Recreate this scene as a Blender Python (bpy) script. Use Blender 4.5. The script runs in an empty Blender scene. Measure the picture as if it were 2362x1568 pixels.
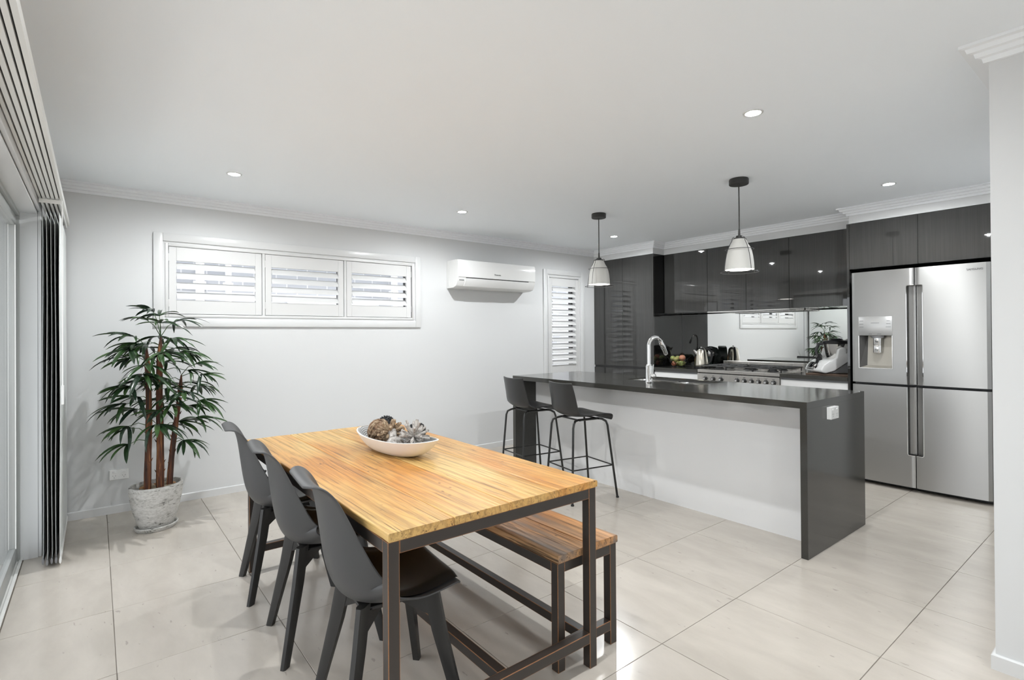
import bpy, bmesh, math, random
from math import sin, cos, pi, radians, sqrt, atan2
from mathutils import Vector, Matrix, noise

S = bpy.context.scene
COL = S.collection
random.seed(7)

# ------------------------------------------------------------------ camera
CAMZ = 1.2997
cam_d = bpy.data.cameras.new('camera')
cam = bpy.data.objects.new('camera', cam_d)
COL.objects.link(cam)
fw = Vector((0.61805, 0.78612, 0.005075))
rt = Vector((0.786136, -0.618013, -0.006997))
up = Vector((0.002364, -0.008314, 0.999963))
m = Matrix.Identity(4)
for i in range(3):
    m[i][0], m[i][1], m[i][2] = rt[i], up[i], -fw[i]
m[0][3], m[1][3], m[2][3] = 0, 0, CAMZ
cam.matrix_world = m
cam_d.sensor_width = 36.0
cam_d.sensor_fit = 'HORIZONTAL'
cam_d.lens = 36.0 * 1208.765 / 2362.0
cam_d.shift_x = (1181 - 1170.54) / 2362.0
cam_d.shift_y = (764.883 - 784) / 2362.0
cam_d.clip_start = 0.02
S.camera = cam

# ------------------------------------------------------------------ world and view
W = bpy.data.worlds.new('overcast_sky')
S.world = W
W.use_nodes = True
bg = W.node_tree.nodes['Background']
bg.inputs[0].default_value = (0.91, 0.955, 1.0, 1)
bg.inputs[1].default_value = 1.15
sun_d = bpy.data.lights.new('sun', 'SUN'); sun_d.energy = 5.0; sun_d.angle = radians(.6); sun_d.color = (1, .98, .96)
sun = bpy.data.objects.new('sun', sun_d); COL.objects.link(sun)
sun.rotation_euler = (Vector((.60, -.12, .79))).to_track_quat('Z', 'Y').to_euler()   # high sun added beyond the kitchen: lights neighbour, terrace bounce fills the ceiling
S.view_settings.view_transform = 'Standard'
S.view_settings.look = 'None'
S.view_settings.gamma = 1.0
S.view_settings.use_curve_mapping = False
S.view_settings.exposure = 1.19
DOWNLIGHT_W = 36.0
PENDANT_STR = 7.0

# ------------------------------------------------------------------ room dimensions (metres)
YB = 4.852      # shutter wall
XK = 5.91       # kitchen wall
XL = -0.27      # sliding door wall
ZC = 2.405      # ceiling
NX, NY = 2.72, 0.4345   # end of the wall beside the camera
YR = -4.2       # wall behind the camera
PX = 5.31       # front plane of tall cabinets
UX = 5.527      # front plane of wall cabinets

# ------------------------------------------------------------------ helpers
def link(o, parent=None):
    COL.objects.link(o)
    if parent is not None:
        o.parent = parent
    return o

def fin(name, bm, mat, parent=None, loc=None, smooth=True, angle=0.62, rot=None):
    me = bpy.data.meshes.new(name)
    bmesh.ops.recalc_face_normals(bm, faces=bm.faces)
    bm.to_mesh(me)
    bm.free()
    mats = mat if isinstance(mat, (list, tuple)) else [mat]
    for mm in mats:
        me.materials.append(mm)
    if smooth:
        for p in me.polygons:
            p.use_smooth = True
        me.set_sharp_from_angle(angle=angle)
    o = bpy.data.objects.new(name, me)
    if loc is not None:
        o.location = loc
    if rot is not None:
        o.rotation_euler = rot
    return link(o, parent)

def tag(o, label, cat=None, group=None, kind=None):
    if label: o['label'] = label
    if cat: o['category'] = cat
    if group: o['group'] = group
    if kind: o['kind'] = kind
    return o

def thing(name, label, cat, loc=(0, 0, 0), rotz=0, group=None):
    o = bpy.data.objects.new(name, None)
    o.empty_display_size = 0.1
    o.location = loc
    o.rotation_euler = (0, 0, rotz)
    COL.objects.link(o)
    return tag(o, label, cat, group)

def copy_tree(o, parent=None):
    c = o.copy()
    COL.objects.link(c)
    c.parent = parent
    for ch in list(o.children):
        copy_tree(ch, c)
    return c

def nb():
    return bmesh.new()

def box(bm, x0, x1, y0, y1, z0, z1, bev=0.0, seg=2, mi=0):
    r = bmesh.ops.create_cube(bm, size=1.0)
    vs = r['verts']
    for v in vs:
        v.co.x = x0 + (v.co.x + .5) * (x1 - x0)
        v.co.y = y0 + (v.co.y + .5) * (y1 - y0)
        v.co.z = z0 + (v.co.z + .5) * (z1 - z0)
    fs = set(f for v in vs for f in v.link_faces)
    if mi:
        for f in fs: f.material_index = mi
    if bev > 0:
        es = list(set(e for v in vs for e in v.link_edges))
        bmesh.ops.bevel(bm, geom=es, offset=bev, segments=seg, profile=.5, affect='EDGES', clamp_overlap=True, material=-1)
    return vs

def boxes(name, lst, mat, parent=None, bev=0.0, loc=None, seg=2):
    bm = nb()
    for b in lst:
        box(bm, *b, bev=bev, seg=seg)
    return fin(name, bm, mat, parent, loc, smooth=False)

def frame_axes(t):
    t = t.normalized()
    a = Vector((0, 0, 1)) if abs(t.z) < .95 else Vector((1, 0, 0))
    u = a.cross(t).normalized()
    return u, t.cross(u).normalized()

def tube(bm, pts, r, seg=10, cap=True, closed=False, mi=0):
    pts = [Vector(p) for p in pts]
    n = len(pts)
    rs = r if isinstance(r, (list, tuple)) else [r] * n
    rings = []
    u = None
    for i, p in enumerate(pts):
        if closed:
            t = pts[(i + 1) % n] - pts[i - 1]
        elif i == 0: t = pts[1] - pts[0]
        elif i == n - 1: t = pts[-1] - pts[-2]
        else: t = pts[i + 1] - pts[i - 1]
        t.normalize()
        if u is None:
            u, w = frame_axes(t)
        else:
            u = (u - t * u.dot(t))
            if u.length < 1e-6: u, w = frame_axes(t)
            u.normalize()
            w = t.cross(u).normalized()
        rings.append([bm.verts.new(p + (u * cos(2 * pi * k / seg) + w * sin(2 * pi * k / seg)) * rs[i]) for k in range(seg)])
    for i in range(n if closed else n - 1):
        a, b = rings[i], rings[(i + 1) % n]
        for k in range(seg):
            f = bm.faces.new((a[k], a[(k + 1) % seg], b[(k + 1) % seg], b[k]))
            f.material_index = mi
    if cap and not closed:
        bm.faces.new(rings[0]).material_index = mi
        bm.faces.new(rings[-1]).material_index = mi
    return rings

def lathe(bm, prof, seg=32, c=(0, 0, 0), sx=1.0, sy=1.0, mi=0, axis='z'):
    rings = []
    for (r, z) in prof:
        if r < 1e-6:
            co = Vector((0, 0, z))
            rings.append([co])
        else:
            rings.append([Vector((r * sx * cos(2 * pi * k / seg), r * sy * sin(2 * pi * k / seg), z)) for k in range(seg)])
    def tr(v):
        if axis == 'x': v = Vector((v.z, v.x, v.y))
        elif axis == 'y': v = Vector((v.x, v.z, v.y))
        return v + Vector(c)
    vr = [[bm.verts.new(tr(v)) for v in ring] for ring in rings]
    for a, b in zip(vr[:-1], vr[1:]):
        for k in range(seg):
            k2 = (k + 1) % seg
            if len(a) == 1 and len(b) == 1: continue
            if len(a) == 1: f = bm.faces.new((a[0], b[k2], b[k]))
            elif len(b) == 1: f = bm.faces.new((a[k], a[k2], b[0]))
            else: f = bm.faces.new((a[k], a[k2], b[k2], b[k]))
            f.material_index = mi
    return vr

def grid(bm, fn, nu, nv, mi=0):
    vs = [[bm.verts.new(fn(i / nu, j / nv)) for j in range(nv + 1)] for i in range(nu + 1)]
    for i in range(nu):
        for j in range(nv):
            bm.faces.new((vs[i][j], vs[i + 1][j], vs[i + 1][j + 1], vs[i][j + 1])).material_index = mi
    return vs

def solid(bm, t):
    bmesh.ops.recalc_face_normals(bm, faces=bm.faces)
    bmesh.ops.solidify(bm, geom=list(bm.faces), thickness=t)

def prism(bm, poly, z0, z1, bev=0):
    """extrude an xy polygon from z0 to z1"""
    a = [bm.verts.new((x, y, z0)) for x, y in poly]
    b = [bm.verts.new((x, y, z1)) for x, y in poly]
    n = len(poly)
    fs = [bm.faces.new(a), bm.faces.new(b)]
    for i in range(n):
        fs.append(bm.faces.new((a[i], a[(i + 1) % n], b[(i + 1) % n], b[i])))
    if bev:
        es = list(set(e for f in fs for e in f.edges))
        bmesh.ops.bevel(bm, geom=es, offset=bev, segments=2, profile=.5, affect='EDGES', clamp_overlap=True)
    return a + b

def sweep(bm, path, prof, side=1):
    """profile (d, z) swept along an xy polyline, mitred; d goes to the left of travel when side=1"""
    pts = [Vector(p) for p in path]
    n = len(pts)
    offs = []
    for i in range(n):
        ns = []
        if i > 0:
            t = (pts[i] - pts[i - 1]).normalized(); ns.append(Vector((-t.y, t.x)) * side)
        if i < n - 1:
            t = (pts[i + 1] - pts[i]).normalized(); ns.append(Vector((-t.y, t.x)) * side)
        if len(ns) == 1: offs.append(ns[0])
        else: offs.append((ns[0] + ns[1]) / (1 + ns[0].dot(ns[1])))
    rows = [[bm.verts.new((pts[i].x + offs[i].x * d, pts[i].y + offs[i].y * d, z)) for d, z in prof] for i in range(n)]
    k = len(prof)
    for i in range(n - 1):
        for j in range(k):
            bm.faces.new((rows[i][j], rows[i + 1][j], rows[i + 1][(j + 1) % k], rows[i][(j + 1) % k]))
    bm.faces.new(rows[0]); bm.faces.new(rows[-1])

def text_mesh(name, body, size, mat, parent, matrix, extrude=0.0006):
    cu = bpy.data.curves.new(name, 'FONT')
    cu.body = body; cu.size = size; cu.extrude = extrude
    cu.align_x = 'CENTER'; cu.align_y = 'CENTER'
    tmp = bpy.data.objects.new(name, cu)
    COL.objects.link(tmp)
    bpy.context.view_layer.update()
    me = bpy.data.meshes.new_from_object(tmp.evaluated_get(bpy.context.evaluated_depsgraph_get()))
    bpy.data.objects.remove(tmp)
    bpy.data.curves.remove(cu)
    me.materials.clear(); me.materials.append(mat)
    me.transform(matrix)
    o = bpy.data.objects.new(name, me)
    return link(o, parent)

# ------------------------------------------------------------------ materials
def M(name, col, rough=.5, metal=0.0, spec=.5, coat=0.0, emis=None, estr=0.0, bump=None, trans=0.0, aniso=0.0, var=None, sub=0.0):
    mt = bpy.data.materials.new(name)
    mt.use_nodes = True
    nt = mt.node_tree
    b = nt.nodes['Principled BSDF']
    b.inputs['Base Color'].default_value = (*col, 1)
    b.inputs['Roughness'].default_value = rough
    b.inputs['Metallic'].default_value = metal
    b.inputs['Specular IOR Level'].default_value = spec
    if coat: 
        b.inputs['Coat Weight'].default_value = coat
        b.inputs['Coat Roughness'].default_value = .02
    if emis:
        b.inputs['Emission Color'].default_value = (*emis, 1)
        b.inputs['Emission Strength'].default_value = estr
    if trans: b.inputs['Transmission Weight'].default_value = trans
    if aniso: b.inputs['Anisotropic'].default_value = aniso
    tc = None
    if bump or var:
        tc = nt.nodes.new('ShaderNodeTexCoord')
    if bump:   # (scale vector, strength, distance)
        mp = nt.nodes.new('ShaderNodeMapping'); mp.inputs['Scale'].default_value = bump[0]
        nz = nt.nodes.new('ShaderNodeTexNoise'); nz.inputs['Scale'].default_value = 1.0; nz.inputs['Detail'].default_value = 4
        bp = nt.nodes.new('ShaderNodeBump'); bp.inputs['Strength'].default_value = bump[1]; bp.inputs['Distance'].default_value = bump[2]
        nt.links.new(tc.outputs['Object'], mp.inputs[0]); nt.links.new(mp.outputs[0], nz.inputs['Vector'])
        nt.links.new(nz.outputs['Fac'], bp.inputs['Height']); nt.links.new(bp.outputs[0], b.inputs['Normal'])
    if var:    # (scale vector, other colour, low, high)
        mp = nt.nodes.new('ShaderNodeMapping'); mp.inputs['Scale'].default_value = var[0]
        nz = nt.nodes.new('ShaderNodeTexNoise'); nz.inputs['Scale'].default_value = 1.0; nz.inputs['Detail'].default_value = 5
        rp = nt.nodes.new('ShaderNodeValToRGB')
        rp.color_ramp.elements[0].position = var[2]; rp.color_ramp.elements[0].color = (*col, 1)
        rp.color_ramp.elements[1].position = var[3]; rp.color_ramp.elements[1].color = (*var[1], 1)
        nt.links.new(tc.outputs['Object'], mp.inputs[0]); nt.links.new(mp.outputs[0], nz.inputs['Vector'])
        nt.links.new(nz.outputs['Fac'], rp.inputs[0]); nt.links.new(rp.outputs[0], b.inputs['Base Color'])
    return mt

class NT:
    """small node-building helper"""
    def __init__(s, name):
        s.m = bpy.data.materials.new(name); s.m.use_nodes = True
        s.t = s.m.node_tree; s.b = s.t.nodes['Principled BSDF']
    def n(s, typ, **kw):
        nd = s.t.nodes.new(typ)
        for k, v in kw.items():
            if k in nd.inputs: nd.inputs[k].default_value = v
            else: setattr(nd, k, v)
        return nd
    def l(s, a, b): s.t.links.new(a, b)
    def coord(s, scale=(1, 1, 1), kind='Object'):
        tc = s.n('ShaderNodeTexCoord'); mp = s.n('ShaderNodeMapping'); mp.inputs['Scale'].default_value = scale
        s.l(tc.outputs[kind], mp.inputs[0]); return mp.outputs[0]
    def noise(s, vec, scale=1.0, detail=4.0, rough=.5, dist=0.0):
        nd = s.n('ShaderNodeTexNoise'); nd.inputs['Scale'].default_value = scale; nd.inputs['Detail'].default_value = detail
        nd.inputs['Roughness'].default_value = rough; nd.inputs['Distortion'].default_value = dist
        s.l(vec, nd.inputs['Vector']); return nd.outputs['Fac']
    def ramp(s, fac, stops):
        nd = s.n('ShaderNodeValToRGB'); cr = nd.color_ramp
        while len(cr.elements) < len(stops): cr.elements.new(.5)
        for e, (p, c) in zip(cr.elements, stops):
            e.position = p; e.color = (*c, 1) if len(c) == 3 else c
        s.l(fac, nd.inputs[0]); return nd.outputs[0]
    def mix(s, fac, a, b, mode='MIX'):
        nd = s.n('ShaderNodeMix', data_type='RGBA', blend_type=mode)
        for inp, v in ((nd.inputs[0], fac), (nd.inputs[6], a), (nd.inputs[7], b)):
            if isinstance(v, (int, float)): inp.default_value = v
            elif isinstance(v, tuple): inp.default_value = (*v, 1)
            else: s.l(v, inp)
        return nd.outputs[2]
    def math(s, op, a, b=0.0):
        nd = s.n('ShaderNodeMath', operation=op)
        for inp, v in ((nd.inputs[0], a), (nd.inputs[1], b)):
            if isinstance(v, (int, float)): inp.default_value = v
            else: s.l(v, inp)
        return nd.outputs[0]
    def bump(s, h, strength=.3, dist=.01):
        bp = s.n('ShaderNodeBump'); bp.inputs['Strength'].default_value = strength; bp.inputs['Distance'].default_value = dist
        s.l(h, bp.inputs['Height']); s.l(bp.outputs[0], s.b.inputs['Normal'])

def mat_wood(name, pale, orange, dark, grey=None, greyamt=0.0, crack=.62, seed=0.0, faded=None):
    k = NT(name)
    tc = k.n('ShaderNodeTexCoord')
    oi = k.n('ShaderNodeObjectInfo')
    ad = k.n('ShaderNodeVectorMath', operation='ADD'); ad.inputs[1].default_value = (seed, seed, 0)
    sc = k.n('ShaderNodeVectorMath', operation='SCALE')
    cb = k.n('ShaderNodeCombineXYZ')
    k.l(oi.outputs['Random'], cb.inputs[1]); k.l(cb.outputs[0], sc.inputs[0]); sc.inputs['Scale'].default_value = 3.0
    k.l(tc.outputs['Object'], ad.inputs[0])
    a2 = k.n('ShaderNodeVectorMath', operation='ADD'); k.l(ad.outputs[0], a2.inputs[0]); k.l(sc.outputs[0], a2.inputs[1])
    base = a2.outputs[0]
    def mp(s):
        q = k.n('ShaderNodeMapping'); q.inputs['Scale'].default_value = s; k.l(base, q.inputs[0]); return q.outputs[0]
    big = k.noise(mp((2.6, 1.1, 1)), 1.0, 3, .55, .4)
    c1 = k.ramp(big, [(.36, pale), (.62, orange)])
    if faded:   # boards bleached to a yellower tone towards one end
        sp_ = k.n('ShaderNodeSeparateXYZ'); k.l(tc.outputs['Object'], sp_.inputs[0])
        g0 = k.math('ADD', k.math('MULTIPLY', sp_.outputs[1], -.75), k.math('MULTIPLY', sp_.outputs[0], -.55))
        g1 = k.math('ADD', g0, k.math('MULTIPLY', k.math('SUBTRACT', k.noise(mp((5, 1.2, 1)), 1.0, 3, .5), .5), .9))
        c1 = k.mix(k.ramp(g1, [(.42, (0, 0, 0)), (.78, (.62, .62, .62))]), c1, faded)
    wv = k.n('ShaderNodeTexWave', wave_type='BANDS', bands_direction='X'); wv.inputs['Scale'].default_value = 9.0
    wv.inputs['Distortion'].default_value = 14.0; wv.inputs['Detail'].default_value = 3.0; wv.inputs['Detail Scale'].default_value = 1.2
    k.l(mp((1, .10, 1)), wv.inputs['Vector'])
    grain = k.noise(mp((70, 2.2, 70)), 1.0, 5, .6, .6)
    g = k.ramp(grain, [(.33, (0.34, 0.32, 0.30)), (.54, (1, 1, 1))])
    w2 = k.ramp(wv.outputs['Fac'], [(.0, (0.62, 0.58, 0.55)), (.35, (1, 1, 1))])
    c2 = k.mix(.55, c1, g, 'MULTIPLY')
    c3 = k.mix(.42, c2, w2, 'MULTIPLY')
    if grey:
        gm = k.ramp(k.noise(mp((9, .9, 9)), 1.0, 3, .5), [(.5, (0, 0, 0)), (.62, (greyamt,) * 3)])
        c3 = k.mix(gm, c3, grey)
    cr = k.noise(mp((95, 1.5, 60)), 1.0, 3, .62, 1.2)
    cm = k.ramp(cr, [(crack, (0, 0, 0)), (crack + .05, (1, 1, 1))])
    # knots and worm holes: dark flecks gathered in patches
    vo = k.n('ShaderNodeTexVoronoi'); vo.inputs['Scale'].default_value = 1.0; k.l(mp((26, 14, 26)), vo.inputs['Vector'])
    pit = k.ramp(vo.outputs['Distance'], [(.08, (1, 1, 1)), (.17, (0, 0, 0))])
    patch = k.ramp(k.noise(mp((4.3, 3.1, 4)), 1.0, 2), [(.60, (0, 0, 0)), (.68, (1, 1, 1))])
    pm = k.mix(1.0, pit, patch, 'MULTIPLY')
    c4 = k.mix(k.mix(1.0, cm, (.8, .8, .8), 'MULTIPLY'), c3, dark)
    c5 = k.mix(pm, c4, dark)
    k.l(c5, k.b.inputs['Base Color'])
    k.b.inputs['Roughness'].default_value = .42
    k.b.inputs['Specular IOR Level'].default_value = .35
    hs = k.math('SUBTRACT', k.math('ADD', grain, k.math('MULTIPLY', wv.outputs['Fac'], .5)), k.math('MULTIPLY', cm, 1.4))
    k.bump(hs, .55, .003)
    return k.m

def mat_worn_steel(name):
    """dark brown painted frame, the paint rubbed through to orange wood along its edges"""
    k = NT(name)
    geo = k.n('ShaderNodeNewGeometry')
    bv = k.n('ShaderNodeBevel', samples=4); bv.inputs['Radius'].default_value = .0035
    dt = k.n('ShaderNodeVectorMath', operation='DOT_PRODUCT')
    k.l(bv.outputs[0], dt.inputs[0]); k.l(geo.outputs['Normal'], dt.inputs[1])
    edge = k.math('SUBTRACT', 1.0, dt.outputs['Value'])
    nz = k.noise(k.coord((5, 5, 5)), 1.0, 4, .7)
    e2 = k.math('MULTIPLY', edge, k.math('MULTIPLY', nz, 2.4))
    msk = k.ramp(e2, [(.03, (0, 0, 0)), (.11, (1, 1, 1))])
    col = k.mix(msk, (.034, .027, .023), (.50, .21, .07))
    k.l(col, k.b.inputs['Base Color'])
    k.b.inputs['Roughness'].default_value = .36
    return k.m

def mat_tile():
    k = NT('porcelain_tile')
    oi = k.n('ShaderNodeObjectInfo')
    v = k.coord((1, 1, 1), 'Object')
    ad = k.n('ShaderNodeVectorMath', operation='ADD')
    sc = k.n('ShaderNodeVectorMath', operation='SCALE'); sc.inputs['Scale'].default_value = 17.0
    cb = k.n('ShaderNodeCombineXYZ')
    k.l(oi.outputs['Random'], cb.inputs[0]); k.l(oi.outputs['Random'], cb.inputs[1]); k.l(cb.outputs[0], sc.inputs[0])
    k.l(v, ad.inputs[0]); k.l(sc.outputs[0], ad.inputs[1])
    base = ad.outputs[0]
    mp = k.n('ShaderNodeMapping'); mp.inputs['Scale'].default_value = (7, 2.6, 1); mp.inputs['Rotation'].default_value = (0, 0, .5); k.l(base, mp.inputs[0])
    cl = k.noise(mp.outputs[0], 1.0, 6, .62, .3)
    c = k.ramp(cl, [(.33, (.455, .415, .365)), (.68, (.52, .475, .42))])
    mp2 = k.n('ShaderNodeMapping'); mp2.inputs['Scale'].default_value = (38, 15, 1); mp2.inputs['Rotation'].default_value = (0, 0, .5); k.l(base, mp2.inputs[0])
    sp = k.ramp(k.noise(mp2.outputs[0], 1.0, 3, .5), [(.27, (1, 1, 1)), (.31, (0, 0, 0))])
    c2 = k.mix(k.mix(1.0, sp, (.45, .45, .45), 'MULTIPLY'), c, (.22, .20, .18))
    k.l(c2, k.b.inputs['Base Color'])
    rg = k.ramp(cl, [(.3, (.15, .15, .15)), (.7, (.22, .22, .22))])
    k.l(rg, k.b.inputs['Roughness'])
    k.b.inputs['Specular IOR Level'].default_value = .5
    return k.m

def mat_veneer(name, c0, c1):
    """dark gloss laminate with fine vertical wood grain"""
    k = NT(name)
    f = k.noise(k.coord((1, 1, 1)), 1, 1)
    g = k.noise(k.coord((160, 160, 2.2)), 1.0, 4, .6, .3)
    h = k.noise(k.coord((14, 14, .5)), 1.0, 3, .5)
    c = k.ramp(k.math('ADD', k.math('MULTIPLY', g, .8), k.math('MULTIPLY', h, .2)), [(.34, c0), (.66, c1)])
    k.l(c, k.b.inputs['Base Color'])
    k.b.inputs['Roughness'].default_value = .02
    k.b.inputs['Specular IOR Level'].default_value = .85
    return k.m

def mat_stone(name, c0, c1, rough):
    k = NT(name)
    s = k.ramp(k.noise(k.coord((420, 420, 420)), 1.0, 2, .6), [(.42, c0), (.72, c1)])
    k.l(s, k.b.inputs['Base Color']); k.b.inputs['Roughness'].default_value = rough
    return k.m

def mat_steel(name, col, rough, scale, strength=.06, aniso=0.0):
    k = NT(name)
    k.b.inputs['Base Color'].default_value = (*col, 1); k.b.inputs['Metallic'].default_value = 1.0
    g = k.noise(k.coord(scale), 1.0, 3, .6)
    r = k.ramp(g, [(.3, (rough * .94,) * 3), (.7, (rough * 1.06,) * 3)])
    k.l(r, k.b.inputs['Roughness'])
    if strength: k.bump(g, strength, .0006)
    if aniso:
        tg = k.n('ShaderNodeTangent', direction_type='RADIAL', axis='Z'); k.l(tg.outputs[0], k.b.inputs['Tangent'])
        k.b.inputs['Anisotropic'].default_value = aniso; k.b.inputs['Anisotropic Rotation'].default_value = .25
    return k.m

def mat_glass_pane(name, tint=(1, 1, 1), refl=.06):
    mt = bpy.data.materials.new(name); mt.use_nodes = True
    t = mt.node_tree; t.nodes.remove(t.nodes['Principled BSDF'])
    out = t.nodes['Material Output']
    tr = t.nodes.new('ShaderNodeBsdfTransparent'); tr.inputs[0].default_value = (*tint, 1)
    gl = t.nodes.new('ShaderNodeBsdfGlossy'); gl.inputs['Roughness'].default_value = 0
    lw = t.nodes.new('ShaderNodeLayerWeight'); lw.inputs[0].default_value = .5
    pw = t.nodes.new('ShaderNodeMath'); pw.operation = 'POWER'; pw.inputs[1].default_value = 5.0
    ma = t.nodes.new('ShaderNodeMath'); ma.operation = 'MULTIPLY_ADD'; ma.inputs[1].default_value = .75; ma.inputs[2].default_value = refl
    mx = t.nodes.new('ShaderNodeMixShader')
    t.links.new(lw.outputs['Facing'], pw.inputs[0]); t.links.new(pw.outputs[0], ma.inputs[0]); t.links.new(ma.outputs[0], mx.inputs[0])
    t.links.new(tr.outputs[0], mx.inputs[1]); t.links.new(gl.outputs[0], mx.inputs[2])
    t.links.new(mx.outputs[0], out.inputs[0])
    return mt

def mat_brick():
    k = NT('neighbour_brick')
    br = k.n('ShaderNodeTexBrick'); br.inputs['Scale'].default_value = 1.0
    br.inputs['Color1'].default_value = (.40, .41, .44, 1); br.inputs['Color2'].default_value = (.46, .47, .50, 1); br.inputs['Mortar'].default_value = (.62, .62, .63, 1)
    br.inputs['Brick Width'].default_value = .24; br.inputs['Row Height'].default_value = .085; br.inputs['Mortar Size'].default_value = .008
    tc = k.n('ShaderNodeTexCoord'); sx = k.n('ShaderNodeSeparateXYZ'); cx = k.n('ShaderNodeCombineXYZ')
    k.l(tc.outputs['Object'], sx.inputs[0]); k.l(sx.outputs[0], cx.inputs[0]); k.l(sx.outputs[2], cx.inputs[1]); k.l(cx.outputs[0], br.inputs['Vector'])
    k.l(br.outputs['Color'], k.b.inputs['Base Color']); k.b.inputs['Roughness'].default_value = .9
    return k.m

def mat_pot():
    k = NT('whitewashed_pot')
    a = k.noise(k.coord((9, 9, 24)), 1.0, 7, .68, 1.0)
    b = k.noise(k.coord((48, 48, 130)), 1.0, 5, .6, 1.0)
    s = k.math('ADD', k.math('MULTIPLY', a, .55), k.math('MULTIPLY', b, .45))
    c = k.ramp(s, [(.39, (.10, .095, .085)), (.445, (.42, .41, .385)), (.56, (.58, .57, .545))])
    k.l(c, k.b.inputs['Base Color']); k.b.inputs['Roughness'].default_value = .8
    k.bump(s, .4, .004)
    return k.m

def mat_trunk():
    k = NT('palm_trunk_fibre')
    g = k.noise(k.coord((55, 55, 3)), 1.0, 4, .6, .5)
    c = k.ramp(g, [(.38, (.028, .010, .006)), (.54, (.115, .036, .013)), (.70, (.38, .17, .06))])
    k.l(c, k.b.inputs['Base Color']); k.b.inputs['Roughness'].default_value = .7
    k.bump(g, .6, .004)
    return k.m

WALL = M('wall_paint', (.69, .697, .70), .55, bump=((45, 45, 45), .03, .002))
CEIL = M('ceiling_paint', (.91, .945, .98), .7)
TRIM = M('gloss_white_trim', (.71, .715, .715), .25)
CORN = M('cornice_white', (.88, .90, .92), .5)
SHUT = M('shutter_white', (.69, .69, .685), .3)
TILE = mat_tile()
GROUT = M('grout', (.20, .175, .15), .9)
WOOD_T = mat_wood('reclaimed_table_timber', (.70, .46, .17), (.60, .27, .065), (.10, .045, .02), crack=.615, faded=(.62, .43, .17))
WOOD_B = mat_wood('weathered_bench_timber', (.64, .38, .19), (.48, .21, .065), (.05, .03, .02), (.17, .14, .12), .9, crack=.565, seed=4.3)
STEEL_B = mat_worn_steel('worn_dark_frame')
CHAIR = M('charcoal_plastic', (.050, .050, .051), .48, bump=((900, 900, 900), .08, .0006))
LEATHER = M('black_leather', (.010, .010, .010), .38, spec=.35, bump=((260, 260, 260), .12, .0008))
CHLEG = M('black_stained_wood', (.018, .017, .016), .42, bump=((90, 90, 6), .3, .001))
STOOLP = M('black_moulded_plastic', (.022, .022, .022), .35)
STOOLM = M('black_powder_coat', (.012, .012, .011), .35)
STONE = mat_stone('charcoal_stone', (.034, .033, .029), (.062, .060, .054), .12)
GLOSSW = M('white_gloss_panel', (.80, .80, .80), .06)
VENEER = mat_veneer('dark_gloss_veneer', (.029, .029, .0275), (.0405, .040, .038))
GLOSSK = M('black_gloss_panel', (.010, .010, .010), .02)
DARKGAP = M('dark_shadow_line', (.012, .012, .012), .6)
MIRROR = M('mirror_silver', (.79, .80, .79), 0.0, 1.0)
BRUSHED = mat_steel('brushed_steel', (.43, .428, .42), .31, (1.5, 1.5, 900), 0, .75)
STEEL = mat_steel('stainless_steel', (.62, .60, .57), .26, (3, 300, 3), .05)
STEELP = M('polished_steel', (.66, .65, .63), .12, 1.0)
CHROME = M('chrome', (.86, .86, .86), .04, 1.0)
CASTIRON = M('cast_iron', (.012, .012, .012), .5)
BLACKP = M('black_plastic', (.014, .014, .015), .28)
GREYP = M('grey_plastic', (.22, .22, .225), .45)
WHITEP = M('white_plastic', (.80, .80, .79), .3)
GLASS = mat_glass_pane('clear_pane')
SCREEN = M('dark_screen', (.008, .008, .010), .1)
FABRIC = M('blind_fabric', (.66, .68, .67), .85, bump=((500, 500, 500), .1, .001))
RAILW = M('white_aluminium', (.80, .80, .78), .35)
GREYAL = M('grey_aluminium', (.42, .43, .42), .4, .4)
DARKAL = M('dark_aluminium', (.05, .05, .05), .45, .2)
BRICK = mat_brick()
RENDER = M('outdoor_white_paint', (.85, .86, .88), .7)
DECK = M('outdoor_paving', (.50, .49, .47), .8)  # paving paled so it reflects daylight up to the ceiling
POT = mat_pot()
TRUNK = mat_trunk()
PENDB = M('pendant_black_metal', (.030, .030, .029), .5)
SHADE = M('pendant_frosted_shade', (.54, .535, .51), .6, emis=(1, .95, .86), estr=.02)
GLOW = M('pendant_lamp_glow', (1, 1, 1), .5, emis=(1, .97, .92), estr=PENDANT_STR)
LED = M('downlight_led', (1, 1, 1), .5, emis=(1, .985, .96), estr=40.0)
INK = M('grey_print', (.10, .10, .10), .5)

# ------------------------------------------------------------------ floor
TX, TY, TS = 0.0624, 2.5364, 0.6
fl = boxes('floor', [(XL - .14, NX + .3, YR, YB + .1, -.08, -.0025), (NX + .3, XK + .02, NY - .3, YB + .1, -.08, -.0025)], GROUT)
tag(fl, 'pale beige floor of square porcelain tiles', kind='structure')
_tile_cache = {}
def put_tile(x0, x1, y0, y1):
    g = .0013
    x0 += g; x1 -= g; y0 += g; y1 -= g
    if x1 - x0 < .02 or y1 - y0 < .02: return
    key = (round(x1 - x0, 4), round(y1 - y0, 4))
    if key not in _tile_cache:
        bm = nb(); box(bm, -key[0] / 2, key[0] / 2, -key[1] / 2, key[1] / 2, -.0085, 0, bev=.0009, seg=1)
        o = fin('tile', bm, TILE, fl, ((x0 + x1) / 2, (y0 + y1) / 2, 0))
        _tile_cache[key] = o
    else:
        o = _tile_cache[key].copy(); o.location = ((x0 + x1) / 2, (y0 + y1) / 2, 0); link(o, fl)
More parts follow.
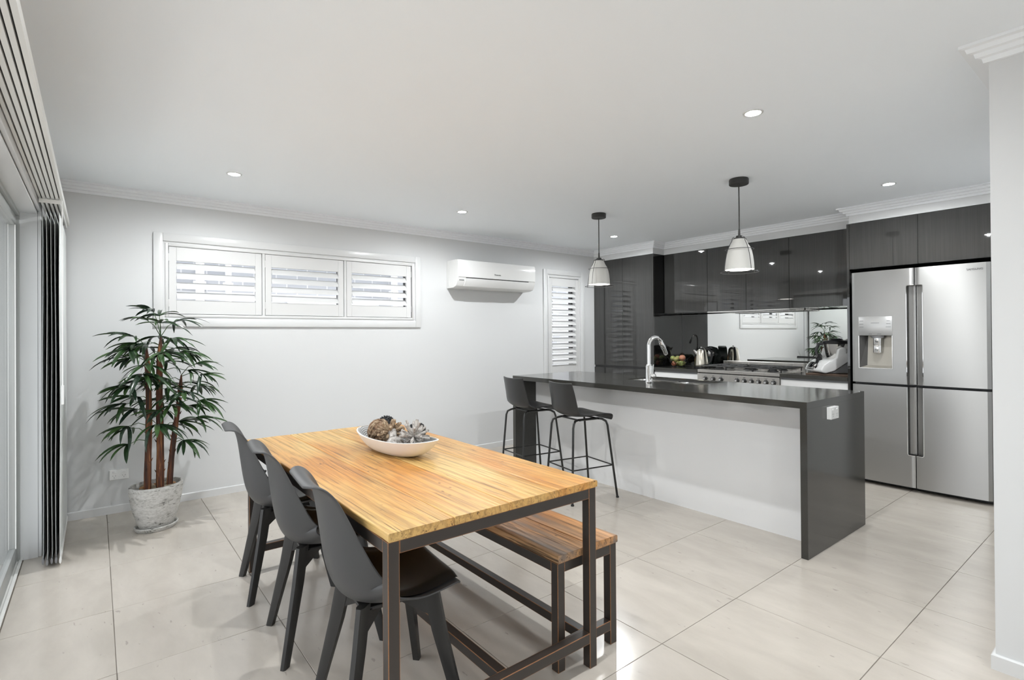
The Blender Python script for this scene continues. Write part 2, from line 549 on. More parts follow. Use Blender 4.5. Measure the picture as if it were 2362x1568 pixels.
for i in range(-2, 11):
    for j in range(-12, 5):
        x0, y0 = TX + TS * i, TY + TS * j
        a, b = max(x0, XL - .065), min(x0 + TS, XK)
        c, d_ = max(y0, YR), min(y0 + TS, YB)
        if b <= a or d_ <= c: continue
        if a >= NX and d_ <= NY: continue
        if b > NX and c < NY and a < NX and d_ <= NY: b = NX
        if a >= NX and c < NY: c = NY
        put_tile(a, b, c, d_)

# ------------------------------------------------------------------ walls and ceiling
def struct(name, lst, mat, label, bev=0.0):
    o = boxes(name, lst, mat, bev=bev)
    return tag(o, label, kind='structure')
W1 = (.412, 2.600, 1.440, 2.045)    # long window opening x0 x1 z0 z1
W2 = (4.443, 5.042, .250, 2.050)    # tall narrow window opening
t = .20
struct('wall_back', [
    (XL - .2, W1[0], YB, YB + t, -.05, ZC), (W1[0], W1[1], YB, YB + t, -.05, W1[2]), (W1[0], W1[1], YB, YB + t, W1[3], ZC),
    (W1[1], W2[0], YB, YB + t, -.05, ZC), (W2[0], W2[1], YB, YB + t, -.05, W2[2]), (W2[0], W2[1], YB, YB + t, W2[3], ZC),
    (W2[1], XK + t, YB, YB + t, -.05, ZC)], WALL, 'white painted wall with the two shuttered windows')
struct('wall_right', [(XK, XK + t, NY - .3, YB, -.05, ZC)], WALL, 'white wall behind the kitchen cabinets')
D0, D1, DZ = .55, 4.18, 2.045       # sliding door opening in the left wall
struct('wall_left', [(XL - .24, XL, D1, YB, -.05, ZC), (XL - .24, XL, D0, D1, DZ, ZC), (XL - .24, XL, YR, D0, -.05, ZC)], WALL,
       'white wall with the sliding glass door')
struct('wall_nib', [(NX, NX + .13, YR, NY, -.05, ZC), (NX + .13, XK, NY - .12, NY, -.05, ZC)], WALL, 'white wall end beside the kitchen entrance')
BW = (.30, 2.30, .35, 2.05)         # added window behind the camera, for daylight fill
struct('wall_front', [(XL - .2, BW[0], YR - .15, YR, -.05, ZC), (BW[0], BW[1], YR - .15, YR, -.05, BW[2]), (BW[0], BW[1], YR - .15, YR, BW[3], ZC),
                      (BW[1], NX + .13, YR - .15, YR, -.05, ZC)], WALL, 'white wall behind the camera with an added window for fill')
struct('ceiling', [(XL - .2, XK + t, YR - .1, YB + t, ZC, ZC + .1)], CEIL, 'flat white plasterboard ceiling')
# bulkheads over the cabinets
struct('trim_1', [(PX, XK, 3.893, YB, 2.267, ZC)], WALL, 'white bulkhead above the tall pantry cabinet')
struct('trim_2', [(UX, XK, 1.793, 3.893, 2.267, ZC)], WALL, 'white bulkhead above the wall cabinets')
struct('trim_3', [(PX, XK, .80, 1.793, 2.267, ZC)], WALL, 'white bulkhead above the refrigerator cabinet')
struct('trim_4', [(PX - .02, XK, NY, .80, -.05, ZC)], WALL, 'white wall return beside the refrigerator')
# stepped cornice
prof = [(0, 2.336), (.014, 2.336), (.018, 2.353), (.034, 2.356), (.038, 2.372), (.055, 2.375), (.060, 2.391), (.077, 2.394), (.077, ZC), (0, ZC)]
bm = nb()
sweep(bm, [(XL, YR), (XL, YB), (PX, YB), (PX, 3.893), (UX, 3.893), (UX, 1.793), (PX, 1.793), (PX, .80), (PX - .02, .80), (PX - .02, NY), (NX, NY), (NX, YR), (XL + .001, YR)], prof, -1)
o = fin('trim_5', bm, CORN, smooth=False); tag(o, 'white stepped cornice around the ceiling', kind='structure')
# baseboards
bp = [(0, 0), (.012, 0), (.012, .054), (.008, .058), (0, .058)]
def baseboard(name, path, label, side=-1):
    bm = nb(); sweep(bm, path, bp, side)
    tag(fin(name, bm, TRIM, smooth=False), label, kind='structure')
baseboard('baseboard_back', [(XL + .0, YB), (W2[0] - .10, YB)], 'white skirting board along the shuttered wall')
baseboard('baseboard_nib', [(PX - .02, NY), (NX, NY), (NX, YR)], 'white skirting board around the wall end')
baseboard('baseboard_left', [(XL, D1 + .08), (XL, YB - .013)], 'white skirting board behind the blind')
baseboard('baseboard_front', [(NX, YR), (XL, YR)], 'white skirting board of the wall behind the camera')

# ------------------------------------------------------------------ windows and shutters
def window_unit(name, w, y0, label, mull):
    x0, x1, z0, z1 = w
    o = boxes(name, [], TRIM) if False else None
    bm = nb(); f = .045; yy0, yy1 = YB + .13, YB + .18
    for b in [(x0, x0 + f, yy0, yy1, z0, z1), (x1 - f, x1, yy0, yy1, z0, z1), (x0, x1, yy0, yy1, z0, z0 + f), (x0, x1, yy0, yy1, z1 - f, z1)]:
        box(bm, *b, bev=.003)
    root = tag(fin(name, bm, DARKAL), label, kind='structure')
    for mx in mull:
        boxes('mullion', [(mx - .02, mx + .02, yy0 + .005, yy1 - .005, z0 + f, z1 - f)], DARKAL, root, bev=.002)
    xs = [x0 + f] + [q for mx in mull for q in (mx - .02, mx + .02)] + [x1 - f]
    for a, b in zip(xs[0::2], xs[1::2]):
        boxes('pane', [(a, b, YB + .153, YB + .157, z0 + f, z1 - f)], GLASS, root)
    # architrave and lining
    A = .062; th = .018
    bm = nb()
    zb = z0 - A
    for b in [(x0 - A, x0, YB - th, YB, zb, z1 + A), (x1, x1 + A, YB - th, YB, zb, z1 + A), (x0, x1, YB - th, YB, z1, z1 + A), (x0, x1, YB - th, YB, zb, z0)]:
        box(bm, *b, bev=.003)
    fin('architrave', bm, TRIM, root)
    bm = nb(); l = .014
    for b in [(x0, x0 + l, YB - .004, YB + .13, z0, z1), (x1 - l, x1, YB - .004, YB + .13, z0, z1), (x0 + l, x1 - l, YB - .004, YB + .13, z1 - l, z1), (x0 + l, x1 - l, YB - .004, YB + .13, z0, z0 + l)]:
        box(bm, *b)
    fin('lining', bm, TRIM, root)
    # stepped shutter frame
    bm = nb(); l2 = .036
    for b in [(x0 + l, x0 + l2, YB - .012, YB + .05, z0 + l, z1 - l), (x1 - l2, x1 - l, YB - .012, YB + .05, z0 + l, z1 - l),
              (x0 + l2, x1 - l2, YB - .012, YB + .05, z1 - l2, z1 - l), (x0 + l2, x1 - l2, YB - .012, YB + .05, z0 + l, z0 + l2)]:
        box(bm, *b, bev=.004)
    fin('shutter_frame', bm, SHUT, root)
    return root
w1 = window_unit('window_1', W1, 0, 'long horizontal window with three shutter panels', [1.14, 1.86])
w2 = window_unit('window_2', W2, 0, 'tall narrow window beside the pantry', [])
boxes('mullion', [(1.130, 1.152, YB - .008, YB + .05, W1[2] + .036, W1[3] - .036), (1.850, 1.872, YB - .008, YB + .05, W1[2] + .036, W1[3] - .036)], SHUT, w1, bev=.003)

def louver_mesh():
    bm = nb()
    c, th, n = .080, .0105, 10
    ring = []
    for k in range(2 * n):
        a = pi * k / n
        ring.append((c / 2 * cos(a), th / 2 * sin(a) * (1 if abs(cos(a)) < .999 else 0)))
    a_ = radians(44)
    rr = [(d * cos(a_) - z * sin(a_), d * sin(a_) + z * cos(a_)) for d, z in ring]   # back edge up
    L = [bm.verts.new((-.5, y, z)) for y, z in rr]; R = [bm.verts.new((.5, y, z)) for y, z in rr]
    bm.faces.new(L); bm.faces.new(R)
    for k in range(2 * n):
        bm.faces.new((L[k], L[(k + 1) % (2 * n)], R[(k + 1) % (2 * n)], R[k]))
    me = bpy.data.meshes.new('louver')
    bmesh.ops.recalc_face_normals(bm, faces=bm.faces); bm.to_mesh(me); bm.free(); me.materials.append(SHUT)
    for p in me.polygons: p.use_smooth = True
    me.set_sharp_from_angle(angle=.9)
    return me
LOUV = louver_mesh()
def shutter(x0, x1, z0, z1, openings, label, hinge_left=True, group=None):
    """openings: list of (za, zb) louvred openings; origin at the panel's foot"""
    cx = (x0 + x1) / 2; yc = YB + .012
    r = thing('shutter_panel', label, 'shutter', (cx, yc, z0), group=group)
    hw = (x1 - x0) / 2; st = .050; th = .0135
    for s in (-1, 1):
        boxes('stile', [((s * hw if s < 0 else hw - st), (-hw + st if s < 0 else hw), -th, th, 0, z1 - z0)], SHUT, r, bev=.002)
    zs = [0] + [q - z0 for op in openings for q in op] + [z1 - z0]
    for a, b in zip(zs[0::2], zs[1::2]):
        boxes('rail', [(-hw + st, hw - st, -th + .001, th - .001, a, b)], SHUT, r, bev=.002)
    pitch = .072
    for (za, zb) in openings:
        n = int(round((zb - za) / pitch)); p = (zb - za) / n
        for k in range(n):
            o = bpy.data.objects.new('louver', LOUV); o.location = (0, 0, za - z0 + p * (k + .5)); o.scale = (2 * (hw - st) - .004, 1, 1)
            link(o, r)
    hx = -hw if hinge_left else hw
    for hz in (.16, .84):
        boxes('hinge', [(hx - .004, hx + .004, -th - .004, -th + .004, (z1 - z0) * hz - .03, (z1 - z0) * hz + .03)], SHUT, r, bev=.001)
    return r
shutter(.452, 1.126, 1.480, 2.006, [(1.589, 1.898)], 'white louvred shutter panel above the potted palm', True, 'window shutters')
shutter(1.156, 1.846, 1.480, 2.006, [(1.589, 1.898)], 'middle white louvred shutter panel of the long window', True, 'window shutters')
shutter(1.876, 2.553, 1.480, 2.006, [(1.589, 1.898)], 'white louvred shutter panel of the long window nearest the air conditioner', False, 'window shutters')
shutter(4.482, 5.003, .292, 2.010, [(.40, .81), (.907, 1.908)], 'tall narrow louvred white shutter beside the dark pantry', True, 'window shutters')

# unseen window behind the camera, added to let in fill daylight
bm = nb()
for b in [(BW[0], BW[0] + .05, YR - .12, YR - .05, BW[2], BW[3]), (BW[1] - .05, BW[1], YR - .12, YR - .05, BW[2], BW[3]), (BW[0], BW[1], YR - .12, YR - .05, BW[2], BW[2] + .05), (BW[0], BW[1], YR - .12, YR - .05, BW[3] - .05, BW[3]),
          (1.28, 1.32, YR - .11, YR - .06, BW[2], BW[3])]:
    box(bm, *b, bev=.003)
w3 = tag(fin('fill_window', bm, RAILW), 'added two pane window behind the camera for daylight fill', kind='structure')
boxes('pane', [(BW[0] + .05, 1.28, YR - .09, YR - .086, BW[2] + .05, BW[3] - .05)], GLASS, w3)
boxes('pane', [(1.32, BW[1] - .05, YR - .09, YR - .086, BW[2] + .05, BW[3] - .05)], GLASS, w3)

# ------------------------------------------------------------------ sliding door on the left
bm = nb(); XD = -.347
for b in [(XL - .077, XL, D1 - .012, D1 + .004, 0, DZ + .004), (XL - .077, XL, D0, D1, DZ - .012, DZ + .004), (XL - .077, XL, D0 - .004, D0 + .012, 0, DZ + .004)]:
    box(bm, *b)
d1 = tag(fin('door_1', bm, TRIM), 'white lined opening of the sliding glass door', kind='structure')
A = .066
boxes('architrave', [(XL, XL + .017, D1 - .008, D1 - .008 + A, 0, DZ + A), (XL, XL + .017, D0 - .004, D1 + .004, DZ + .004, DZ + A), (XL, XL + .017, D0 - .004 - A, D0 - .004, 0, DZ + A)], TRIM, d1, bev=.003)
boxes('door_frame', [(XD - .11, XD, D1 - .035, D1, -.01, DZ), (XD - .11, XD, D0, D0 + .035, -.01, DZ), (XD - .11, XD, D0 + .035, D1 - .035, DZ - .035, DZ)], GREYAL, d1, bev=.002)
boxes('track', [(XD - .115, XD + .006, D0, D1, -.02, .006), (XD - .022, XD - .014, D0, D1, .006, .016), (XD - .060, XD - .052, D0, D1, .006, .016), (XD - .004, XD + .010, D0, D1, .004, .014)], RAILW, d1, bev=.001)
nw = (D1 - D0 - .07) / 3
for k in range(3):
    y1 = D1 - .035 - k * nw; y0 = y1 - nw - (.05 if k < 2 else 0)
    xo = XD - (.030 if k % 2 == 0 else .072)
    bm = nb(); s = .062
    for b in [(xo - .016, xo + .016, y1 - s, y1, .012, DZ - .035), (xo - .016, xo + .016, y0, y0 + s, .012, DZ - .035), (xo - .016, xo + .016, y0 + s, y1 - s, .012, .10), (xo - .016, xo + .016, y0 + s, y1 - s, DZ - .10, DZ - .035)]:
        box(bm, *b, bev=.002)
    pn = fin('door_leaf', bm, GREYAL, d1)
    boxes('glazing_bead', [(xo + .016, xo + .020, y1 - s - .006, y1 - s + .004, .1, DZ - .1), (xo + .016, xo + .020, y0 + s - .004, y0 + s + .006, .1, DZ - .1)], RAILW, pn)
    boxes('pane', [(xo - .003, xo + .003, y0 + s, y1 - s, .10, DZ - .10)], GLASS, pn)

# ------------------------------------------------------------------ outdoors
struct('ground', [(-14, XL - .145, -12, 16, -.12, -.03), (XL - .145, 10, YB + .2, 16, -.12, -.03), (XL - .145, 10, -12, YR - .15, -.12, -.03)], DECK, 'outdoor paving around the house, paled to bounce daylight')
nwl = struct('neighbour_wall', [(-3.0, 9.0, 6.55, 6.7, -.1, 2.75)], BRICK, 'pale grey brick wall of the house next door')
boxes('eave', [(-3.0, 9.0, 6.42, 6.9, 2.75, 2.9)], RENDER, nwl, bev=.01)
for (x, w) in ((.885, .075), (1.16, .055), (3.16, .07)):
    o = boxes('downpipe', [(-w / 2, w / 2, -w / 2, w / 2, 0, 2.80)], RENDER, None, bev=.008, loc=(x, 6.48, -.03))
    boxes('pipe_bracket', [(-w / 2 - .02, w / 2 + .02, -.01, w / 2 + .02, 1.90, 1.925)], RENDER, o)
    tag(o, {.885: 'wide white downpipe on the brick wall outside the window', 1.16: 'narrower white downpipe on the brick wall outside the window', 3.16: 'lone white downpipe on the brick wall behind the third shutter'}[x], 'downpipe', 'downpipes outside')
wn = boxes('neighbour_window', [(1.80, 2.95, 6.50, 6.56, .70, 1.735)], RENDER, None, bev=.004)
tag(wn, 'window of the brick house next door', kind='structure')
boxes('pane', [(1.86, 2.89, 6.495, 6.502, .76, 1.68)], M('outdoor_dark_pane', (.10, .11, .12), .08), wn)

# ------------------------------------------------------------------ panel blind
r = thing('panel_blind', 'white sliding panel blind stacked beside the glass door', 'blind', (-.1975, 4.36, 0))
bm = nb(); HZ = 2.086
y0, y1 = .40 - 4.36, YB - .03 - 4.36
xs = [-.0385, -.0195, -.0005, .0185, .0375]
edges = [-.052] + [x for xx in xs for x in (xx - .0028, xx + .0028)] + [.054]
for a, b in zip(edges[0::2], edges[1::2]):
    box(bm, a, b, y0, y1, HZ, HZ + .034)
box(bm, -.0516, .0536, y0 + .0005, y1 - .0005, HZ + .018, HZ + .040)
fin('head_rail', bm, RAILW, r, smooth=False)
boxes('groove_shade', [(x - .0026, x + .0026, y0, y1, HZ + .012, HZ + .0175) for x in xs], DARKGAP, r)  # dark strips stand in for the shade inside the track grooves
for yb in (3.0, 3.45, 4.0, 1.6, .8):
    boxes('bracket', [(-.074, -.050, yb - 4.36 - .02, yb - 4.36 + .02, HZ + .030, HZ + .036), (-.0745, -.0715, yb - 4.36 - .02, yb - 4.36 + .02, HZ + .006, HZ + .036)], RAILW, r)
for k, x in enumerate(xs):
    ya = (3.955, 3.925, 3.94, 3.935, 3.915)[k] - 4.36; yb2 = YB - .045 - 4.36
    bm = nb()
    grid(bm, lambda u, v: Vector((x + .0018 * sin(v * 9 + k) * (1 - u) , ya + (yb2 - ya) * u, .055 + (HZ - .075 - .055) * v)), 6, 12)
    solid(bm, .0012)
    pn = fin('panel', bm, FABRIC, r)
    boxes('carrier', [(x - .005, x + .005, ya, yb2, HZ - .026, HZ + .010)], RAILW, pn, bev=.002)
    bm = nb()
    tube(bm, [(x, ya - .004, .040), (x, yb2, .040)], .0055, 10)
    for v in bm.verts: v.co.z = .036 + (v.co.z - .040) * 3.2
    fin('bottom_batten', bm, GREYP if k < 4 else RAILW, pn)
boxes('end_stop', [(-.050, .046, 3.905 - 4.36, 3.911 - 4.36, HZ - .030, HZ - .008)], RAILW, r, bev=.001)
bm = nb(); tube(bm, [(.050, 3.90 - 4.36, HZ - .01), (.051, 3.895 - 4.36, 1.02)], .003, 8)
wd = fin('wand', bm, WHITEP, r)
boxes('wand_grip', [(.045, .057, 3.888 - 4.36, 3.902 - 4.36, .92, 1.03)], WHITEP, wd, bev=.003)

# ------------------------------------------------------------------ downlights and pendants
def spot_light(parent, watts, ang, blend, r, z):
    ld = bpy.data.lights.new('lamp_light', 'SPOT')
    ld.energy = watts; ld.spot_size = radians(ang); ld.spot_blend = blend; ld.shadow_soft_size = r
    ld.color = (.955, .985, 1.0)
    lo = bpy.data.objects.new('lamp_light', ld); lo.location = (0, 0, z)
    link(lo, parent)
def downlight(x, y, label):
    r = thing('downlight', label, 'downlight', (x, y, ZC), group='ceiling downlights')
    bm = nb(); lathe(bm, [(.036, -.001), (.037, -.004), (.047, -.0035), (.048, 0), (.036, 0)], 32); fin('trim_ring', bm, TRIM, r)
    bm = nb(); lathe(bm, [(0, -.0015), (.036, -.0015), (.036, -.0005), (0, -.0005)], 28); fin('diffuser', bm, LED, r)
    spot_light(r, DOWNLIGHT_W, 177, .70, .014, -.005)
for (x, y, l) in [(.745, 3.947, 'round white downlight in the ceiling above the potted palm'), (2.593, 3.944, 'round white downlight in the ceiling in front of the air conditioner'),
                  (4.635, 3.927, 'round white downlight in the ceiling near the pantry'), (2.602, 1.299, 'round white downlight in the open ceiling between dining table and island'),
                  (4.668, 1.310, 'round white downlight in the ceiling in front of the refrigerator'), (.745, 1.30, 'round white downlight in the ceiling over the dining table end'),
                  (.745, -1.35, 'added fill downlight behind the camera by the glass door'), (2.05, -1.35, 'added fill downlight behind the camera by the inner wall')]:  # the two behind the camera are unseen lamps added as fill
    downlight(x, y, l)

def make_pendant():
    r = thing('pendant_lamp', 'black wire cage pendant lamp with frosted shade over the island, beside the refrigerator end', 'pendant lamp', (0, 0, 0), group='pendants over the island')
    z = lambda h: h - ZC
    bm = nb(); lathe(bm, [(0, z(ZC)), (.063, z(ZC)), (.066, z(2.398)), (.066, z(2.368)), (.063, z(2.364)), (0, z(2.364))], 36); fin('ceiling_rose', bm, PENDB, r)
    bm = nb(); tube(bm, [(0, 0, z(2.366)), (.001, 0, z(2.2)), (0, 0, z(2.03))], .0042, 8); fin('cord', bm, PENDB, r)
    bm = nb(); lathe(bm, [(0, z(2.046)), (.006, z(2.046)), (.008, z(2.0)), (.021, z(1.997)), (.023, z(1.985)), (.040, z(1.980)), (.042, z(1.972)), (0, z(1.972))], 24); fin('lamp_holder', bm, PENDB, r)
    pr = [(.040, 1.974), (.046, 1.962), (.058, 1.935), (.072, 1.912), (.082, 1.885), (.090, 1.845), (.095, 1.80), (.098, 1.752)]
    bm = nb(); lathe(bm, [(a, z(b)) for a, b in pr], 48); solid(bm, .003); fin('shade', bm, SHADE, r)
    bm = nb(); lathe(bm, [(0, z(1.760)), (.093, z(1.760)), (.093, z(1.757)), (0, z(1.757))], 36); fin('diffuser', bm, GLOW, r)
    cage = [(.044, 1.984), (.056, 1.978), (.062, 1.955), (.080, 1.926), (.094, 1.895), (.106, 1.855), (.115, 1.81), (.122, 1.762), (.126, 1.735)]
    for k in range(4):
        a = pi / 4 + k * pi / 2 + .35
        bm = nb(); tube(bm, [(rr * cos(a), rr * sin(a), z(h)) for rr, h in cage], .0021, 6); fin('cage_wire', bm, PENDB, r)
    for rr, h in ((.095, 1.897), (.127, 1.735)):
        bm = nb(); tube(bm, [(rr * cos(2 * pi * k / 40), rr * sin(2 * pi * k / 40), z(h)) for k in range(40)], .0021, 6, closed=True); fin('cage_ring', bm, PENDB, r)
    return r
p2 = make_pendant(); p2.location = (3.642, 1.927, ZC)
p1 = copy_tree(p2); p1.location = (3.650, 3.270, ZC); p1.rotation_euler = (0, 0, .62)
p1['label'] = 'black wire cage pendant lamp with frosted shade over the island, beside the bar stool end'
for q in (p1, p2):
    spot_light(q, 7, 130, .6, .06, 1.748 - ZC)

# ------------------------------------------------------------------ air conditioner
r = thing('air_conditioner', 'white split system air conditioner mounted high on the wall', 'air conditioner', (3.52, YB, 1.80))
def ac_prof(s):  # y (out of wall, negative) , z
    return [(-.002, .0), (-.13, .002), (-.185, .018), (-.212, .060), (-.226, .115), (-.230, .20), (-.226, .270), (-.214, .288), (-.19, .293), (-.002, .293)]
bm = nb(); P = ac_prof(0); Ls = [bm.verts.new((-.535, y, zz)) for y, zz in P]; Rs = [bm.verts.new((.535, y, zz)) for y, zz in P]
bm.faces.new(Ls); bm.faces.new(Rs)
for k in range(len(P)): bm.faces.new((Ls[k], Ls[(k + 1) % len(P)], Rs[(k + 1) % len(P)], Rs[k]))
fin('housing', bm, WHITEP, r, angle=.5)
bm = nb()
fp = [(-.2305, .110), (-.2345, .20), (-.2305, .272), (-.219, .291), (-.212, .286), (-.214, .11)]
Ls = [bm.verts.new((-.530, y, zz)) for y, zz in fp]; Rs = [bm.verts.new((.530, y, zz)) for y, zz in fp]
bm.faces.new(Ls); bm.faces.new(Rs)
for k in range(len(fp)): bm.faces.new((Ls[k], Ls[(k + 1) % len(fp)], Rs[(k + 1) % len(fp)], Rs[k]))
fp_o = fin('front_panel', bm, M('ac_gloss_white', (.84, .84, .83), .12), r, angle=.5)
text_mesh('logo_lettering', 'Panasonic', .022, INK, fp_o, Matrix.Translation((-.02, -.2352, .155)) @ Matrix.Rotation(pi / 2, 4, 'X'))
bm = nb(); P2 = [(-.2215, .099), (-.2275, .107), (-.20, .107), (-.20, .099)]
Ls = [bm.verts.new((-.435, y, zz)) for y, zz in P2]; Rs = [bm.verts.new((.435, y, zz)) for y, zz in P2]
bm.faces.new(Ls); bm.faces.new(Rs)
for k in range(4): bm.faces.new((Ls[k], Ls[(k + 1) % 4], Rs[(k + 1) % 4], Rs[k]))
fin('air_slot', bm, DARKGAP, r)
bm = nb(); P3 = [(-.190, .016), (-.2165, .058), (-.2235, .094), (-.218, .094), (-.207, .058), (-.18, .02)]
Ls = [bm.verts.new((-.44, y, zz)) for y, zz in P3]; Rs = [bm.verts.new((.44, y, zz)) for y, zz in P3]
bm.faces.new(Ls); bm.faces.new(Rs)
for k in range(len(P3)): bm.faces.new((Ls[k], Ls[(k + 1) % len(P3)], Rs[(k + 1) % len(P3)], Rs[k]))
fin('louver_flap', bm, WHITEP, r)
boxes('status_window', [(-.515, -.455, -.218, -.2125, .072, .082)], GREYP, r)
boxes('side_panel', [(-.5370, -.534, -.050, -.004, .02, .28)], WHITEP, r)

# ------------------------------------------------------------------ power outlets
def outlet(label, loc, rot, depth=.012):
    r = thing('power_outlet', label, 'power outlet', loc); r.rotation_euler = rot
    # local: face toward -y, x across
    boxes('plate', [(-.058, .058, -depth, 0, -.037, .037)], WHITEP, r, bev=.003)
    for sx in (-.029, .029):
        bm = nb(); lathe(bm, [(0, 0), (.009, 0), (.008, .003), (0, .0035)], 20, sx=1.2, sy=.75)
        o = fin('rocker_switch', bm, WHITEP, r, loc=(sx, -depth, .020), rot=(pi / 2, 0, 0))
        bm = nb()
        for (ax, az, an) in ((-.008, -.006, .5), (.008, -.006, -.5), (0, -.019, 0)):
            vs = box(bm, -.0012, .0012, -depth - .0006, -depth + .001, -.004, .004)
            for v in vs:
                x, zz = v.co.x, v.co.z
                v.co.x = x * cos(an) - zz * sin(an) + sx + ax; v.co.z = x * sin(an) + zz * cos(an) + az
        fin('socket_slots', bm, GREYP, r)
outlet('white double power outlet low on the wall behind the palm', (.135, YB, .281), (0, 0, 0))

# ------------------------------------------------------------------ kitchen island
IX0, IX1, IY0, IY1, IZ = 3.190, 4.085, 1.2985, 3.979, .899
SK = (3.665, 4.010, 2.262, 2.975)   # sink cut-out
r = thing('island_worktop', 'charcoal stone island worktop with waterfall ends', 'worktop', ((IX0 + IX1) / 2, (IY0 + IY1) / 2, 0))
ox, oy = r.location.x, r.location.y
def loc_boxes(lst, ox, oy, oz=0): return [(a - ox, b - ox, c - oy, d - oy, e - oz, f - oz) for a, b, c, d, e, f in lst]
T = .0385
bm = nb()
zt0, zt1 = IZ - T, IZ
xs_ = [IX0, SK[0], SK[1], IX1]; ys_ = [IY0, SK[2], SK[3], IY1]
# slab with a rectangular hole
vt = {}
for zi, zz in enumerate((zt0, zt1)):
    for i, x in enumerate(xs_):
        for j, y in enumerate(ys_):
            vt[(i, j, zi)] = bm.verts.new((x - ox, y - oy, zz))
for i in range(3):
    for j in range(3):
        if i == 1 and j == 1: continue
        for zi in (0, 1):
            bm.faces.new((vt[(i, j, zi)], vt[(i + 1, j, zi)], vt[(i + 1, j + 1, zi)], vt[(i, j + 1, zi)]))
def wallq(a, b): bm.faces.new((vt[(*a, 0)], vt[(*b, 0)], vt[(*b, 1)], vt[(*a, 1)]))
for i in range(3):
    wallq((i, 0), (i + 1, 0)); wallq((i, 3), (i + 1, 3)); wallq((0, i), (0, i + 1)); wallq((3, i), (3, i + 1))
wallq((1, 1), (2, 1)); wallq((1, 2), (2, 2)); wallq((1, 1), (1, 2)); wallq((2, 1), (2, 2))
fin('top_slab', bm, STONE, r, smooth=False)
boxes('waterfall_end', loc_boxes([(IX0, IX1, IY0, IY0 + T, 0, zt0)], ox, oy), STONE, r, bev=.001)
boxes('waterfall_end', loc_boxes([(IX0, IX1, IY1 - T, IY1, 0, zt0)], ox, oy), STONE, r, bev=.001)
IB = 3.4527
r = thing('island_cabinet', 'white gloss cabinet body under the island worktop', 'cabinet', (3.75, 2.64, 0)); ox, oy = 3.75, 2.64
yA, yB = IY0 + T + .001, IY1 - T - .001
n = 3
boxes('back_panel', loc_boxes([(IB, IB + .018, yA, yB, .0, zt0 - .001)], ox, oy), GLOSSW, r)
boxes('carcass', loc_boxes([(IB + .018, IX1 - .042, yA, SK[2] - .02, .10, zt0 - .001), (IB + .018, IX1 - .042, SK[3] + .02, yB, .10, zt0 - .001), (IB + .018, IX1 - .042, SK[2] - .02, SK[3] + .02, .10, zt0 - .26)], ox, oy), GLOSSW, r)
boxes('kickboard', loc_boxes([(IB + .018, IX1 - .09, yA, yB, 0, .10)], ox, oy), VENEER, r)
nd = 4; wd_ = (yB - yA) / nd
for k in range(nd):
    d_o = boxes('door', loc_boxes([(IX1 - .042, IX1 - .022, yA + wd_ * k + .0015, yA + wd_ * (k + 1) - .0015, .10, zt0 - .03)], ox, oy), GLOSSW, r, bev=.001)
o_ = thing
outlet('white double power outlet on the dark end of the island', (3.520, IY0, .811), (0, 0, 0), .026)

# sink and tap
r = thing('kitchen_sink', 'stainless double bowl sink set into the island worktop', 'sink', ((SK[0] + SK[1]) / 2, (SK[2] + SK[3]) / 2, .65))
cx, cy, cz = r.location
SKM = SK[0] + .215; RZ = IZ - .007
def bowl(y0, y1, name='bowl'):
    bm = nb(); x0, x1 = SK[0] + .003, SKM
    def ring(ins, z, rad):
        pts = []
        for (qx, qy, a0) in ((x1 - ins - rad, y1 - ins - rad, 0), (x0 + ins + rad, y1 - ins - rad, pi / 2), (x0 + ins + rad, y0 + ins + rad, pi), (x1 - ins - rad, y0 + ins + rad, 1.5 * pi)):
            for k in range(6):
                a = a0 + k / 5 * pi / 2
                pts.append(bm.verts.new((qx + rad * cos(a) - cx, qy + rad * sin(a) - cy, z - cz)))
        return pts
    rs = [ring(-.002, RZ, .05), ring(.002, RZ - .001, .05), ring(.006, zt0 - .03, .05), ring(.014, .70, .05), ring(.035, .675, .045), ring(.08, .668, .03)]
    for a, b in zip(rs[:-1], rs[1:]):
        for k in range(24): bm.faces.new((a[k], a[(k + 1) % 24], b[(k + 1) % 24], b[k]))
    bm.faces.new(rs[-1])
    o = fin(name, bm, STEELP, r)
    bm = nb(); lathe(bm, [(0, .6695 - cz), (.03, .6695 - cz), (.034, .6705 - cz), (.036, .669 - cz), (0, .6685 - cz)], 20, ((x0 + x1) / 2 - cx, (y0 + y1) / 2 - cy, 0)); fin('drain', bm, CHROME, o)
bowl(SK[2] + .003, 2.548); bowl(2.562, SK[3] - .003)
boxes('drainer_ledge', [(SKM - cx + .001, SK[1] - cx - .002, SK[2] - cy + .002, SK[3] - cy - .002, zt0 - .02 - cz, RZ - .002 - cz)], M('dark_drainer', (.03, .03, .03), .25), r, bev=.002)
boxes('divider', [(SK[0] - cx + .004, SKM - cx - .002, 2.546 - cy, 2.564 - cy, RZ - .012 - cz, RZ - .002 - cz)], STEELP, r, bev=.002)

